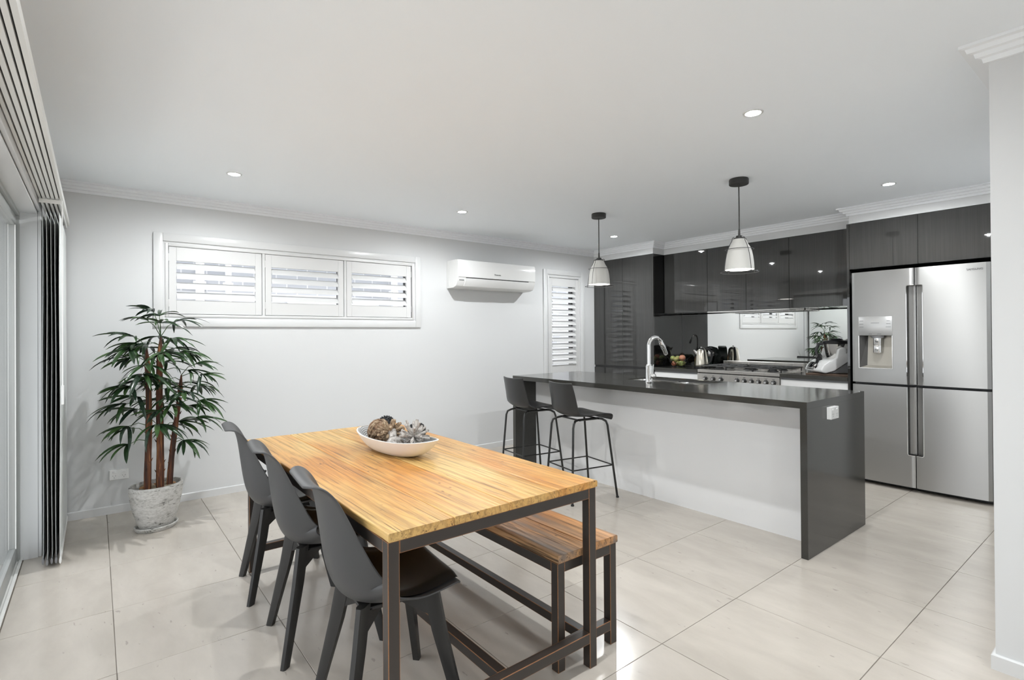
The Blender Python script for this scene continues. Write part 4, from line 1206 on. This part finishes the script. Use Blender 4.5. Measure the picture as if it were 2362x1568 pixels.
# ------------------------------------------------------------------ dining table
TBX, TBY = 1.1025, 2.297
r = thing('dining_table', 'dining table with reclaimed timber top on a dark worn frame', 'table', (TBX, TBY, 0))
hx, hy = .4400, .888
LG = .0375
def leg_box(x0, y0, z0, z1): return (x0, x0 + LG, y0, y0 + LG, z0, z1)
for (sx, sy) in ((-1, -1), (1, -1), (1, 1), (-1, 1)):
    x0 = -hx if sx < 0 else hx - LG; y0 = -hy if sy < 0 else hy - LG
    boxes('leg', [leg_box(x0, y0, 0, .699)], STEEL_B, r, bev=.0012, seg=1)
for sx in (-1, 1):
    x0 = -hx if sx < 0 else hx - LG
    boxes('side_rail', [(x0 + .0005, x0 + LG - .0005, -hy + LG, hy - LG, .659, .6988)], STEEL_B, r, bev=.0012, seg=1)
for sy in (-1, 1):
    y0 = -hy if sy < 0 else hy - LG
    boxes('end_rail', [(-hx + LG, hx - LG, y0 + .0005, y0 + LG - .0005, .659, .6988)], STEEL_B, r, bev=.0012, seg=1)
    boxes('low_end_rail', [(-hx + LG, hx - LG, y0 + .0005, y0 + LG - .0005, .098, .138)], STEEL_B, r, bev=.0012, seg=1)
boxes('stretcher', [(-LG / 2, LG / 2, -hy + LG, hy - LG, .0985, .1375)], STEEL_B, r, bev=.0012, seg=1)
def plank(x0, x1, y0, y1, z0, z1, mat, parent, seed, wob=.004, left_free=False, right_free=False, name='plank'):
    bm = nb(); n = 40; rr = .0045
    cs = []
    for (cx_, cz_, a0) in ((x1 - rr, z1 - rr, 0), (x0 + rr, z1 - rr, pi / 2), (x0 + rr, z0 + rr, pi), (x1 - rr, z0 + rr, 1.5 * pi)):
        for k in range(4):
            a_ = a0 + k / 3 * pi / 2; cs.append((cx_ + rr * cos(a_), cz_ + rr * sin(a_)))
    # extra points along the top so that the surface can undulate
    top = [(x1 - rr - (x1 - x0 - 2 * rr) * k / 6, z1) for k in range(1, 6)]
    cs = cs[:4] + top + cs[4:]
    rows = []
    for i in range(n + 1):
        u = i / n
        y = y0 + (y1 - y0) * u
        row = []
        for (x, z) in cs:
            e = 0
            if left_free and x < x0 + .012: e = wob * noise.noise(Vector((seed, y * 5.3, 0)))
            if right_free and x > x1 - .012: e = wob * noise.noise(Vector((seed + 9, y * 5.3, 0)))
            yy = y
            if i in (0, n):
                yy += (1 if i == 0 else -1) * (.0022 if (z > z1 - .002 or z < z0 + .002) else 0) + wob * 1.3 * noise.noise(Vector((x * 9, seed * 0 + i, 3)))
            zz = z + (.0012 * noise.noise(Vector((x * 11, y * 4, seed))) if z > z1 - .003 else 0)
            row.append(bm.verts.new((x + e, yy, zz)))
        rows.append(row)
    m_ = len(cs)
    for a_, b_ in zip(rows[:-1], rows[1:]):
        for k in range(m_): bm.faces.new((a_[k], a_[(k + 1) % m_], b_[(k + 1) % m_], b_[k]))
    bm.faces.new(rows[0]); bm.faces.new(rows[-1])
    return fin(name, bm, mat, parent, angle=.9)
PW = [-.4425, -.215, .005, .235, .4445]
for k in range(4):
    plank(PW[k] + (.0004 if k else 0), PW[k + 1] - (.0004 if k < 3 else 0), -.893, .890, .6995, .7255, WOOD_T, r, k * 3.1, left_free=(k == 0), right_free=(k == 3))

# bench
BX, BY = 1.5575, 2.262
r = thing('bench', 'low timber bench on a dark worn frame along the table', 'bench', (BX, BY, 0))
hx, hy = .1695, .797
for (sx, sy) in ((-1, -1), (1, -1), (1, 1), (-1, 1)):
    x0 = -hx if sx < 0 else hx - LG; y0 = -hy if sy < 0 else hy - LG
    boxes('leg', [leg_box(x0, y0, 0, .419)], STEEL_B, r, bev=.0012, seg=1)
for sx in (-1, 1):
    x0 = -hx if sx < 0 else hx - LG
    boxes('side_rail', [(x0 + .0005, x0 + LG - .0005, -hy + LG, hy - LG, .379, .4188)], STEEL_B, r, bev=.0012, seg=1)
for sy in (-1, 1):
    y0 = -hy if sy < 0 else hy - LG
    boxes('end_rail', [(-hx + LG, hx - LG, y0 + .0005, y0 + LG - .0005, .379, .4188)], STEEL_B, r, bev=.0012, seg=1)
    boxes('low_end_rail', [(-hx + LG, hx - LG, y0 + .0005, y0 + LG - .0005, .060, .100)], STEEL_B, r, bev=.0012, seg=1)
boxes('stretcher', [(-LG / 2, LG / 2, -hy + LG, hy - LG, .0605, .0995)], STEEL_B, r, bev=.0012, seg=1)
plank(-.1705, .012, -.801, .800, .4195, .4495, WOOD_B, r, 31.0, left_free=True)
plank(.0128, .1725, -.801, .800, .4195, .4500, WOOD_B, r, 37.0, right_free=True)

# ------------------------------------------------------------------ dining chairs
def cat_rom(P, t):
    n = len(P) - 1
    f = min(max(t * n, 0), n - 1e-6); i = int(f); u = f - i
    g = lambda k: P[min(max(k, 0), n)]
    out = []
    for d in range(len(P[0])):
        a_, b_, c_, d_ = g(i - 1)[d], g(i)[d], g(i + 1)[d], g(i + 2)[d]
        out.append(.5 * ((2 * b_) + (-a_ + c_) * u + (2 * a_ - 5 * b_ + 4 * c_ - d_) * u * u + (-a_ + 3 * b_ - 3 * c_ + d_) * u ** 3))
    return out
# centre line x, z, half width, edge lift
SH = [(.196, .452, .178, .004), (.180, .465, .200, .008), (.12, .454, .222, .022), (.04, .434, .235, .042), (-.04, .426, .238, .072), (-.112, .431, .236, .106),
      (-.163, .462, .230, .124), (-.190, .520, .218, .114), (-.204, .590, .203, .092), (-.214, .665, .189, .068), (-.223, .735, .178, .046), (-.232, .788, .172, .028), (-.245, .822, .170, .015), (-.263, .841, .163, .007), (-.284, .847, .146, .002), (-.302, .843, .108, 0)]
def shell_fn(T, off=0.0):
    def f(u, v):
        x, z, w, d = cat_rom(T, u)
        x2, z2, _, _ = cat_rom(T, min(u + .01, 1)); x1, z1, _, _ = cat_rom(T, max(u - .01, 0))
        tx, tz = x2 - x1, z2 - z1; L = sqrt(tx * tx + tz * tz) + 1e-9
        nx, nz = tz / L, -tx / L            # inward normal (up on the seat, forward on the back)
        s = 2 * v - 1
        h = d * abs(s) ** 2.3 + off
        return Vector((x + nx * h, w * s * (1 - .10 * abs(s) ** 6 * 0), z + nz * h))
    return f
def make_chair():
    r = thing('dining_chair', 'x', 'chair', (0, 0, 0), group='black shell chairs along the table')
    bm = nb(); F = shell_fn(SH)
    def Frc(u, v):      # rounded corners at both ends of the shell
        s = 2 * v - 1
        p = F(u, v)
        return p
    grid(bm, Frc, 44, 20)
    # round the four outline corners by pulling corner vertices in
    solid(bm, .008)
    sh = fin('seat_shell', bm, CHAIR, r, angle=1.2)
    md = sh.modifiers.new('smooth', 'SUBSURF'); md.levels = 1; md.render_levels = 1
    # seat pad
    bm = nb()
    def pad_top(u, v):
        uu = .045 + .285 * u; s = 2 * v - 1
        p = F(uu, .5 + s * .44)
        e = max(abs(2 * u - 1), abs(s))
        q = (1 - abs(2 * u - 1) ** 5) * (1 - abs(s) ** 5)
        return p + Vector((0, 0, .006 + .024 * q ** .45))
    grid(bm, pad_top, 20, 18)
    def pad_bot(u, v):
        uu = .045 + .285 * u; s = 2 * v - 1
        return F(uu, .5 + s * .44) + Vector((0, 0, .0055))
    grid(bm, pad_bot, 20, 18)
    bmesh.ops.remove_doubles(bm, verts=bm.verts, dist=.0012)
    fin('seat_pad', bm, LEATHER, r, angle=1.3)
    # base plate and cross bars
    boxes('base_plate', [(-.115, .115, -.09, .09, .398, .412)], CHLEG, r, bev=.004)
    for (sx, sy, fx, fy) in ((1, 1, .195, .205), (1, -1, .195, -.205), (-1, 1, -.200, .186), (-1, -1, -.200, -.186)):
        top = Vector((sx * .118, sy * .108, .405)); foot = Vector((fx, fy, 0))
        bm = nb()
        ax = (foot - top).normalized()
        rad = Vector((fx, fy, 0)).normalized(); tan_ = Vector((-rad.y, rad.x, 0))
        def sect(c, a_, b_, ch):
            pts = []
            for (qa, qb) in ((1, .55), (.55, 1), (-1, 1), (-1, -1), (.55, -1), (1, -.55)):
                pts.append(bm.verts.new(c + rad * qa * a_ + tan_ * qb * b_))
            return pts
        rings = [sect(top + Vector((0, 0, .0)), .027, .0145, 0), sect(top * .72 + foot * .28, .024, .0145, 0), sect(top * .3 + foot * .7, .0185, .0135, 0), sect(foot, .0155, .0125, 0)]
        for v in rings[-1]: v.co.z = 0
        for v in rings[0]: v.co.z = .440 if sx > 0 else .434
        for a_, b_ in zip(rings[:-1], rings[1:]):
            for k in range(6): bm.faces.new((a_[k], a_[(k + 1) % 6], b_[(k + 1) % 6], b_[k]))
        bm.faces.new(rings[0]); bm.faces.new(rings[-1])
        lg = fin('leg', bm, CHLEG, r, angle=.8)
        bm = nb()
        p0 = Vector((sx * .035, sy * .030, .394)); p1 = top + Vector((0, 0, -.012))
        u_ = (p1 - p0); u_.z = 0; u_.normalize(); w_ = Vector((-u_.y, u_.x, 0))
        A_ = [bm.verts.new(p0 + w_ * s1 * .0125 + Vector((0, 0, s2))) for s1, s2 in ((1, -.012), (1, .014), (-1, .014), (-1, -.012))]
        B_ = [bm.verts.new(p1 + w_ * s1 * .0125 + Vector((0, 0, s2))) for s1, s2 in ((1, -.050), (1, .014), (-1, .014), (-1, -.050))]
        bm.faces.new(A_); bm.faces.new(B_)
        for k in range(4): bm.faces.new((A_[k], A_[(k + 1) % 4], B_[(k + 1) % 4], B_[k]))
        fin('support_arm', bm, CHLEG, r)
    return r
ch = make_chair()
rz = radians(-6.0)
CH = [((.800, 1.710, 0), rz, 'charcoal moulded shell chair beside the table corner leg, black leather pad in full view'),
      ((.795, 2.322, 0), rz, 'charcoal moulded shell chair between the other two chairs'),
      ((.802, 2.932, 0), rz, 'charcoal moulded shell chair at the table end towards the palm')]
for k, (l, a_, lab) in enumerate(CH):
    o = ch if k == 0 else copy_tree(ch)
    o.location = l; o.rotation_euler = (0, 0, a_); o['label'] = lab

# ------------------------------------------------------------------ bar stools
ST = [(.183, .616, .155, 0), (.182, .638, .170, .001), (.164, .655, .180, .004), (.09, .658, .187, .010), (.0, .648, .190, .016), (-.10, .646, .190, .022), (-.160, .664, .187, .030), (-.190, .705, .182, .036), (-.203, .765, .176, .036), (-.215, .84, .170, .032), (-.227, .915, .160, .026)]
def make_stool():
    r = thing('bar_stool', 'x', 'bar stool', (0, 0, 0), group='bar stools at the island')
    bm = nb(); grid(bm, shell_fn(ST), 36, 14); solid(bm, .009)
    sh = fin('seat_shell', bm, STOOLP, r, angle=1.2)
    R_ = .0090
    feet = [(.217, .187), (.217, -.187), (-.217, -.187), (-.217, .187)]
    tops = [(.125, .135), (.125, -.135), (-.150, -.135), (-.150, .135)]
    legs = []
    for (f_, t_) in zip(feet, tops):
        bm = nb()
        q = lambda z, f_=f_, t_=t_: Vector((f_[0] + (t_[0] * 1.18 - f_[0]) * z / .61, f_[1] + (t_[1] * 1.10 - f_[1]) * z / .61, z))
        tube(bm, [q(0), q(.30), q(.575), q(.600) + Vector((-(t_[0]) * .06, -t_[1] * .03, .006)), Vector((t_[0] * .95, t_[1] * .92, .622)), Vector((t_[0] * .7, t_[1] * .85, .629))], R_, 10)
        lg = fin('leg', bm, STOOLM, r)
        bm = nb(); lathe(bm, [(0, 0), (.012, 0), (.0125, .008), (.011, .012), (0, .012)], 12, (f_[0], f_[1], 0)); fin('glide', bm, BLACKP, lg)
        legs.append(q)
    for sy in (1, -1):
        bm = nb(); tube(bm, [(.085, sy * .115, .628), (-.10, sy * .115, .628)], .0095, 10); fin('seat_rail', bm, STOOLM, r)
    for sx in (.085, -.10):
        bm = nb(); tube(bm, [(sx, .13, .626), (sx, -.13, .626)], .007, 8); fin('cross_rail', bm, STOOLM, r)
    for k in range(4):
        a_, b_ = legs[k](.258), legs[(k + 1) % 4](.258)
        e = (b_ - a_).normalized() * .018
        bm = nb(); tube(bm, [a_ - e * .3, b_ + e * .3], .0055, 8); fin('foot_rail', bm, STOOLM, r)
    return r
so = make_stool()
so.location = (3.075, 2.965, 0); so.rotation_euler = (0, 0, radians(-10)); so['label'] = 'black bar stool at the island, second from the window wall'
s2 = copy_tree(so)
s2.location = (3.085, 3.575, 0); s2.rotation_euler = (0, 0, radians(-8)); s2['label'] = 'black bar stool at the island, closest to the window wall'

# ------------------------------------------------------------------ bowl with driftwood balls
bz = .7262
BCX, BCY = 1.155, 2.362
bang = radians(-82.5)
bowl_r = thing('decorative_bowl', 'long white oval ceramic bowl with grey inside on the table', 'bowl', (BCX, BCY, bz), bang)
def bowl_pt(a_, t_, inner=False):
    A_, B_ = .298, .116
    k = .30 + .70 * t_ ** .62
    A2 = A_ * (.28 + .72 * t_ ** .48); B2 = B_ * (.30 + .70 * t_ ** .5)
    z = .077 * t_ ** 1.45 + .017 * t_ * abs(cos(a_)) ** 2.2
    if inner: A2 -= .007; B2 -= .007; z = max(z, .010) if t_ < .2 else z
    ca, sa = cos(a_), sin(a_)
    px_ = A2 * math.copysign(abs(ca) ** .90, ca); py_ = B2 * math.copysign(abs(sa) ** .90, sa)
    return Vector((px_, py_, z))
bm = nb(); n = 64
ts = [.02, .08, .16, .28, .42, .56, .70, .84, .95, 1.0]
out = [[bm.verts.new(bowl_pt(2 * pi * k / n, t_)) for k in range(n)] for t_ in ts]
inn = [[bm.verts.new(bowl_pt(2 * pi * k / n, t_, True) + Vector((0, 0, .006 if t_ < .97 else .001))) for k in range(n)] for t_ in ts]
for a_, b_ in zip(out[:-1], out[1:]):
    for k in range(n): bm.faces.new((a_[k], a_[(k + 1) % n], b_[(k + 1) % n], b_[k]))
for a_, b_ in zip(inn[:-1], inn[1:]):
    for k in range(n): bm.faces.new((a_[k], b_[k], b_[(k + 1) % n], a_[(k + 1) % n])).material_index = 1
for k in range(n): bm.faces.new((out[-1][k], out[-1][(k + 1) % n], inn[-1][(k + 1) % n], inn[-1][k]))
bm.faces.new(out[0]); bm.faces.new(inn[0]).material_index = 1
for rw in out:
    for v in rw: v.co.z = max(0, v.co.z - .0004)
kk = NT('bowl_striped_inside')
wv = kk.n('ShaderNodeTexWave', wave_type='RINGS'); wv.inputs['Scale'].default_value = 40; wv.inputs['Distortion'].default_value = 1.0
kk.l(kk.coord((.45, 1, 1)), wv.inputs['Vector'])
kk.l(kk.ramp(wv.outputs['Fac'], [(.35, (.20, .20, .20)), (.6, (.55, .55, .54))]), kk.b.inputs['Base Color']); kk.b.inputs['Roughness'].default_value = .5
fin('bowl_shell', bm, [M('bowl_white', (.82, .81, .79), .38), kk.m], bowl_r, angle=.8)
RB = Matrix.Rotation(bang, 3, 'Z')
def in_bowl(x, y, z): 
    v = RB @ Vector((x, y, 0)); return (BCX + v.x, BCY + v.y, bz + z)
def drift_mat(name, c0, c1, c2):
    k = NT(name)
    g = k.noise(k.coord((60, 60, 60)), 1.0, 5, .65, .6)
    k.l(k.ramp(g, [(.34, c0), (.50, c1), (.66, c2)]), k.b.inputs['Base Color']); k.b.inputs['Roughness'].default_value = .85
    k.bump(g, .5, .002); return k.m
DR_TAN = drift_mat('driftwood_tan', (.10, .06, .035), (.34, .24, .15), (.52, .42, .30))
DR_GREY = drift_mat('driftwood_grey', (.16, .14, .125), (.44, .41, .38), (.62, .60, .57))
DR_BRN = drift_mat('bark_brown', (.05, .03, .018), (.22, .13, .075), (.42, .30, .20))
BLK = M('black_spiky_ball', (.022, .023, .025), .6)
def fib(n, seed=0):
    rnd = random.Random(seed); out = []
    for i in range(n):
        z = 1 - 2 * (i + .5) / n; a_ = i * 2.399963 + rnd.uniform(-.15, .15)
        q = sqrt(max(0, 1 - z * z)); out.append(Vector((q * cos(a_), q * sin(a_), z)))
    return out
def stick_ball(label, loc, rad, n, mat, thick, seed, core=.35, group='driftwood balls in the bowl'):
    r = thing('driftwood_ball', label, 'ornament', (loc[0], loc[1], loc[2] - rad), group=group)
    c = Vector((0, 0, rad)); rnd = random.Random(seed)
    bm = nb(); bmesh.ops.create_icosphere(bm, subdivisions=2, radius=rad * core); bmesh.ops.translate(bm, vec=c, verts=bm.verts); fin('core', bm, mat, r)
    for d in fib(n, seed):
        L_ = rad * rnd.uniform(.86, 1.05) * (1 if d.z > -.15 else .62); th = thick * rnd.uniform(.75, 1.2)
        side = Vector((rnd.uniform(-1, 1), rnd.uniform(-1, 1), rnd.uniform(-1, 1))) * rad * .07
        bm = nb(); tube(bm, [c + d * rad * .12, c + d * L_ * .45 + side * .6, c + d * L_ * .85 + side, c + d * L_ + side], [th * .6, th * .9, th, th * .78], 6)
        fin('stick', bm, mat, r, angle=.9)
    return r
stick_ball('tan driftwood star ball of thick sticks in the bowl', in_bowl(.000, -.030, .098), .074, 36, DR_TAN, .0080, 3, .2)
stick_ball('whitewashed driftwood star ball standing at the bowl end', in_bowl(.165, -.010, .098), .080, 38, DR_GREY, .0082, 5, .2)
r = thing('bark_ball', 'round ball of woven brown bark strips in the bowl', 'ornament', (*in_bowl(-.130, -.006, 0)[:2], bz + .030), group='driftwood balls in the bowl')
bm = nb(); bmesh.ops.create_icosphere(bm, subdivisions=3, radius=.052); bmesh.ops.translate(bm, vec=(0, 0, .058), verts=bm.verts); fin('core', bm, DR_BRN, r)
for k, d in enumerate(fib(20, 11)):
    u_, w_ = frame_axes(d); a_ = k * 1.9; ax_ = u_ * cos(a_) + w_ * sin(a_)
    bm = nb(); tube(bm, [Vector((0, 0, .058)) + (d * cos(q) + ax_ * sin(q)) * .0555 for q in (-.75, -.4, 0, .4, .75)], [.005, .0085, .0095, .0085, .005], 6); fin('bark_strip', bm, DR_TAN if k % 4 == 0 else DR_BRN, r, angle=.9)
r = thing('driftwood_knot', 'smooth pale rounded driftwood lump beside the star balls', 'ornament', (*in_bowl(.086, -.060, 0)[:2], bz + .030), group='driftwood balls in the bowl')
bm = nb(); bmesh.ops.create_icosphere(bm, subdivisions=3, radius=.036)
for v in bm.verts:
    v.co *= 1 + .13 * noise.noise(v.co * 22); v.co.x *= 1.15; v.co.z = v.co.z * .9 + .036
fin('lump', bm, DR_GREY, r)
bm = nb(); tube(bm, [(.0, .02, .055), (.01, .05, .075), (.03, .07, .082)], [.018, .02, .012], 8); fin('stub', bm, DR_GREY, r)
def spiky(label, loc, rad, seed):
    r = thing('spiky_ball', label, 'ornament', (loc[0], loc[1], loc[2] - rad), group='black spiky balls in the bowl')
    c = Vector((0, 0, rad))
    bm = nb(); bmesh.ops.create_icosphere(bm, subdivisions=3, radius=rad * .86); bmesh.ops.translate(bm, vec=c, verts=bm.verts); fin('core', bm, BLK, r)
    bm = nb()
    for d in fib(170, seed): tube(bm, [c + d * rad * .80, c + d * rad * .94, c + d * rad * 1.02], [.0042, .0036, .0014], 5)
    fin('spikes', bm, BLK, r)['kind'] = 'stuff'
spiky('black spiky ball behind the brown bark ball', in_bowl(-.172, .058, .110), .046, 2)
spiky('black spiky ball behind the star balls', in_bowl(.082, .068, .104), .045, 4)

# ------------------------------------------------------------------ potted palm
PC = Vector((.325, 4.305, 0))
r = thing('plant_pot', 'whitewashed rustic pot on a saucer by the wall', 'pot', PC, radians(35))
PSX, PSY = 1.08, .90
bm = nb(); lathe(bm, [(0, .012), (.092, .012), (.098, .020), (.112, .06), (.135, .14), (.148, .21), (.154, .27), (.155, .293), (.152, .299), (.142, .299), (.138, .292), (.138, .262), (0, .262)], 48, sx=PSX, sy=PSY); fin('pot_body', bm, POT, r)
bm = nb(); lathe(bm, [(0, 0), (.112, 0), (.122, .010), (.126, .026), (.121, .030), (.114, .026), (.108, .0115), (0, .0115)], 48, sx=PSX, sy=PSY); fin('saucer', bm, POT, r)
# pebbles
PEB = [M('pebble_%d' % k, c, .45, var=((60, 60, 60), tuple(q * .7 for q in c), .4, .7)) for k, c in enumerate([(.22, .18, .12), (.34, .16, .05), (.45, .38, .28), (.16, .14, .11), (.30, .24, .16)])]
rp = random.Random(5); spots = []
tries = 0
while len(spots) < 30 and tries < 4000:
    tries += 1
    a_ = rp.uniform(0, 2 * pi); q = sqrt(rp.random()) * .106
    x, y = q * cos(a_) * PSX, q * sin(a_) * PSY
    s = rp.uniform(.015, .024)
    if all((x - u[0]) ** 2 + (y - u[1]) ** 2 > (s * .92 + u[2] * .92) ** 2 for u in spots): spots.append((x, y, s))
pm_ = []
for k in range(5):
    bm = nb(); bmesh.ops.create_icosphere(bm, subdivisions=2, radius=1.0)
    for v in bm.verts: v.co *= 1 + .12 * noise.noise(v.co * 1.3 + Vector((k * 7, 0, 0))); v.co.z *= .62; v.co.x *= 1.15
    o = fin('pebble', bm, PEB[k], None); pm_.append(o.data); bpy.data.objects.remove(o)
names_c = ['dark olive', 'rusty orange', 'pale cream', 'dark grey brown', 'sandy brown']
for k, (x, y, s) in enumerate(spots):
    o = bpy.data.objects.new('pebble', pm_[k % 5]); c = Matrix.Rotation(radians(35), 3, 'Z') @ Vector((x, y, 0))
    o.location = (PC.x + c.x, PC.y + c.y, .2625 + s * .6); o.scale = (s, s, s); o.rotation_euler = (rp.uniform(-.2, .2), rp.uniform(-.2, .2), rp.uniform(0, 6))
    link(o); tag(o, names_c[k % 5] + ' river pebble lying in the plant pot', 'pebble', names_c[k % 5] + ' pebbles in the plant pot')

plant = thing('rhapis_palm', 'tall leafy fan palm with brown fibrous stems in the pot', 'plant', (PC.x, PC.y, .255))
pl = Vector((PC.x, PC.y, .255))
rl = random.Random(21)
def stem_pts(b, t_, n=9, wob=.006):
    b, t_ = Vector(b), Vector(t_); out = []
    for i in range(n):
        u = i / (n - 1); p = b.lerp(t_, u)
        p.x += wob * sin(u * 5 + b.x * 40); p.y += wob * cos(u * 4 + b.x * 30); out.append(p)
    return out
STEMS = [((.278, 4.270, .26), (.276, 4.300, 1.22), .0205), ((.338, 4.290, .26), (.356, 4.320, 1.30), .0230), ((.402, 4.300, .26), (.470, 4.330, 1.03), .0180)]
stem_curves = []
for (b, t_, rad) in STEMS:
    P_ = stem_pts(b, t_); stem_curves.append(P_)
    bm = nb(); tube(bm, [p - pl for p in P_], [rad * (1.05 - .25 * i / 8) * (1 + .05 * sin(i * 2.1)) * (1 if i < 8 else .3) for i in range(9)], 14)
    st = fin('stem', bm, TRUNK, plant)
    bm = nb()
    for q in range(14):
        u = rl.random() * .9; i = int(u * 8); p = P_[i].lerp(P_[i + 1], u * 8 - i) - pl; a_ = rl.uniform(0, 6.28); d = Vector((cos(a_), sin(a_), 0))
        tube(bm, [p + d * rad * .9, p + d * rad * 1.15 + Vector((0, 0, .012)), p + d * rad * 1.45 + Vector((0, 0, .022))], [.004, .003, .0008], 4)
    fin('fibre_tufts', bm, TRUNK, st)['kind'] = 'stuff'
LM = [M('palm_leaf_%d' % k, c, rg, var=((8, 8, 60), c2, .4, .7)) for k, (c, c2, rg) in enumerate([((.010, .028, .010), (.020, .050, .014), .32), ((.016, .045, .012), (.035, .085, .020), .32), ((.030, .065, .020), (.055, .11, .03), .36), ((.014, .030, .018), (.03, .05, .03), .26)])]
def leaflet_mesh(k, L_, w_, droop, mat):
    bm = nb(); n = 7
    rows = []
    for i in range(n + 1):
        u = i / n
        ww = w_ * (sin(pi * min(1, u * .92 + .06)) ** .55) * (1 if u < .9 else (1 - (u - .9) * 5.5))
        x = L_ * u * (1 - .10 * droop * u); z = .035 * L_ * sin(pi * u * .9) - droop * L_ * .55 * u ** 2.1
        f = .28 * ww
        rows.append([bm.verts.new((x, -ww / 2, z + f)), bm.verts.new((x, -ww * .22, z + f * .25)), bm.verts.new((x, ww * .22, z + f * .25)), bm.verts.new((x, ww / 2, z + f))])
    for a_, b_ in zip(rows[:-1], rows[1:]):
        for q in range(3): bm.faces.new((a_[q], a_[q + 1], b_[q + 1], b_[q]))
    o = fin('leaflet', bm, mat, None, angle=1.4); me = o.data; bpy.data.objects.remove(o); return me
LV = [leaflet_mesh(k, L_, w_, d_, LM[k % 4]) for k, (L_, w_, d_) in enumerate([(.185, .029, .35), (.205, .026, .55), (.170, .032, .20), (.220, .025, .75), (.195, .030, .45), (.180, .028, .9), (.210, .027, .3), (.16, .030, .6)])]
n_leaf = [0]
extra = nb()
def frond(P0, az, elev, plen, nl, sc, span=2.5):
    P0 = Vector(P0); d = Vector((cos(az) * cos(elev), sin(az) * cos(elev), sin(elev)))
    tip = P0 + d * plen + Vector((0, 0, -.02 * plen / .15))
    mid = P0 + d * plen * .5 + Vector((0, 0, .012))
    bm = nb(); tube(bm, [P0 - pl, mid - pl, tip - pl], [.0030, .0024, .0020], 5)
    fr = fin('frond', bm, LM[2], plant)
    for k in range(nl):
        a_ = (k / (nl - 1) - .5) * span + rl.uniform(-.08, .08) if nl > 1 else 0
        me = LV[rl.randrange(len(LV))]
        pit = -(elev * .45) + .10 + .28 * abs(a_) / 1.3 + rl.uniform(-.12, .12)
        s = sc * (1 - .16 * abs(a_) / 1.3) * rl.uniform(.88, 1.15)
        mtx = Matrix.Translation(tip - pl) @ Matrix.Rotation(az + a_, 4, 'Z') @ Matrix.Rotation(pit, 4, 'Y') @ Matrix.Rotation(rl.uniform(-.35, .35), 4, 'X') @ Matrix.Scale(s, 4)
        n_leaf[0] += 1
        if n_leaf[0] > 298:          # past the limit for single parts
            base = len(extra.verts); extra.from_mesh(me); extra.verts.ensure_lookup_table()
            bmesh.ops.transform(extra, matrix=mtx, verts=extra.verts[base:])
            continue
        o = bpy.data.objects.new('leaflet', me)
        link(o, fr); o.matrix_local = mtx
def on_stem(k, z):
    P_ = stem_curves[k]
    for a_, b_ in zip(P_[:-1], P_[1:]):
        if a_.z <= z <= b_.z: return a_.lerp(b_, (z - a_.z) / (b_.z - a_.z))
    return P_[-1]
golden = 2.39996
def whorl(k, zs, ph, plen=(.10, .20)):
    for i, z in enumerate(zs):
        az = ph + i * golden
        frond(on_stem(k, z), az, rl.uniform(.10, .55), rl.uniform(*plen), rl.choice((6, 7, 7)), rl.uniform(.95, 1.15))
whorl(1, [.66, .76, .85, .93, 1.00, 1.06, 1.11, 1.16, 1.20, 1.24, 1.27, 1.29], .4, (.07, .17))
# crown leaves above the stems
for (k, az, el, pln) in ((1, 2.9, 1.05, .15), (1, .3, .95, .15), (1, 4.6, .9, .14), (0, 3.6, .85, .13), (2, 0, .8, .12), (1, 1.6, 1.2, .18), (1, 3.4, 1.35, .20)):
    frond(stem_curves[k][-1], az, el, pln, 6, 1.0, 2.3)
whorl(0, [.64, .72, .80, .87, .93, .99, 1.04, 1.09, 1.13, 1.17, 1.20, 1.215], 2.6, (.07, .17))
whorl(2, [.58, .66, .74, .80, .86, .91, .95, .99, 1.02], 5.4, (.07, .16))
# low drooping leaves on the outer stems
frond(on_stem(2, .56), radians(-20), .15, .10, 3, .8, 2.0)
frond(on_stem(0, .60), radians(200), .1, .12, 6, 1.0, 2.3)
for (k, z, az) in ((0, .70, 3.5), (0, .84, 3.0), (0, .96, 3.7), (1, .82, 5.2), (1, 1.02, 4.4), (2, .70, .2), (2, .83, -.4), (2, .93, .5), (1, 1.18, .1), (0, 1.10, 4.6), (1, 1.24, 3.1)):
    frond(on_stem(k, z), az, .25, .13, 7, 1.02)
fo = fin('foliage', extra, LM[1], plant, angle=1.4); fo['kind'] = 'stuff'
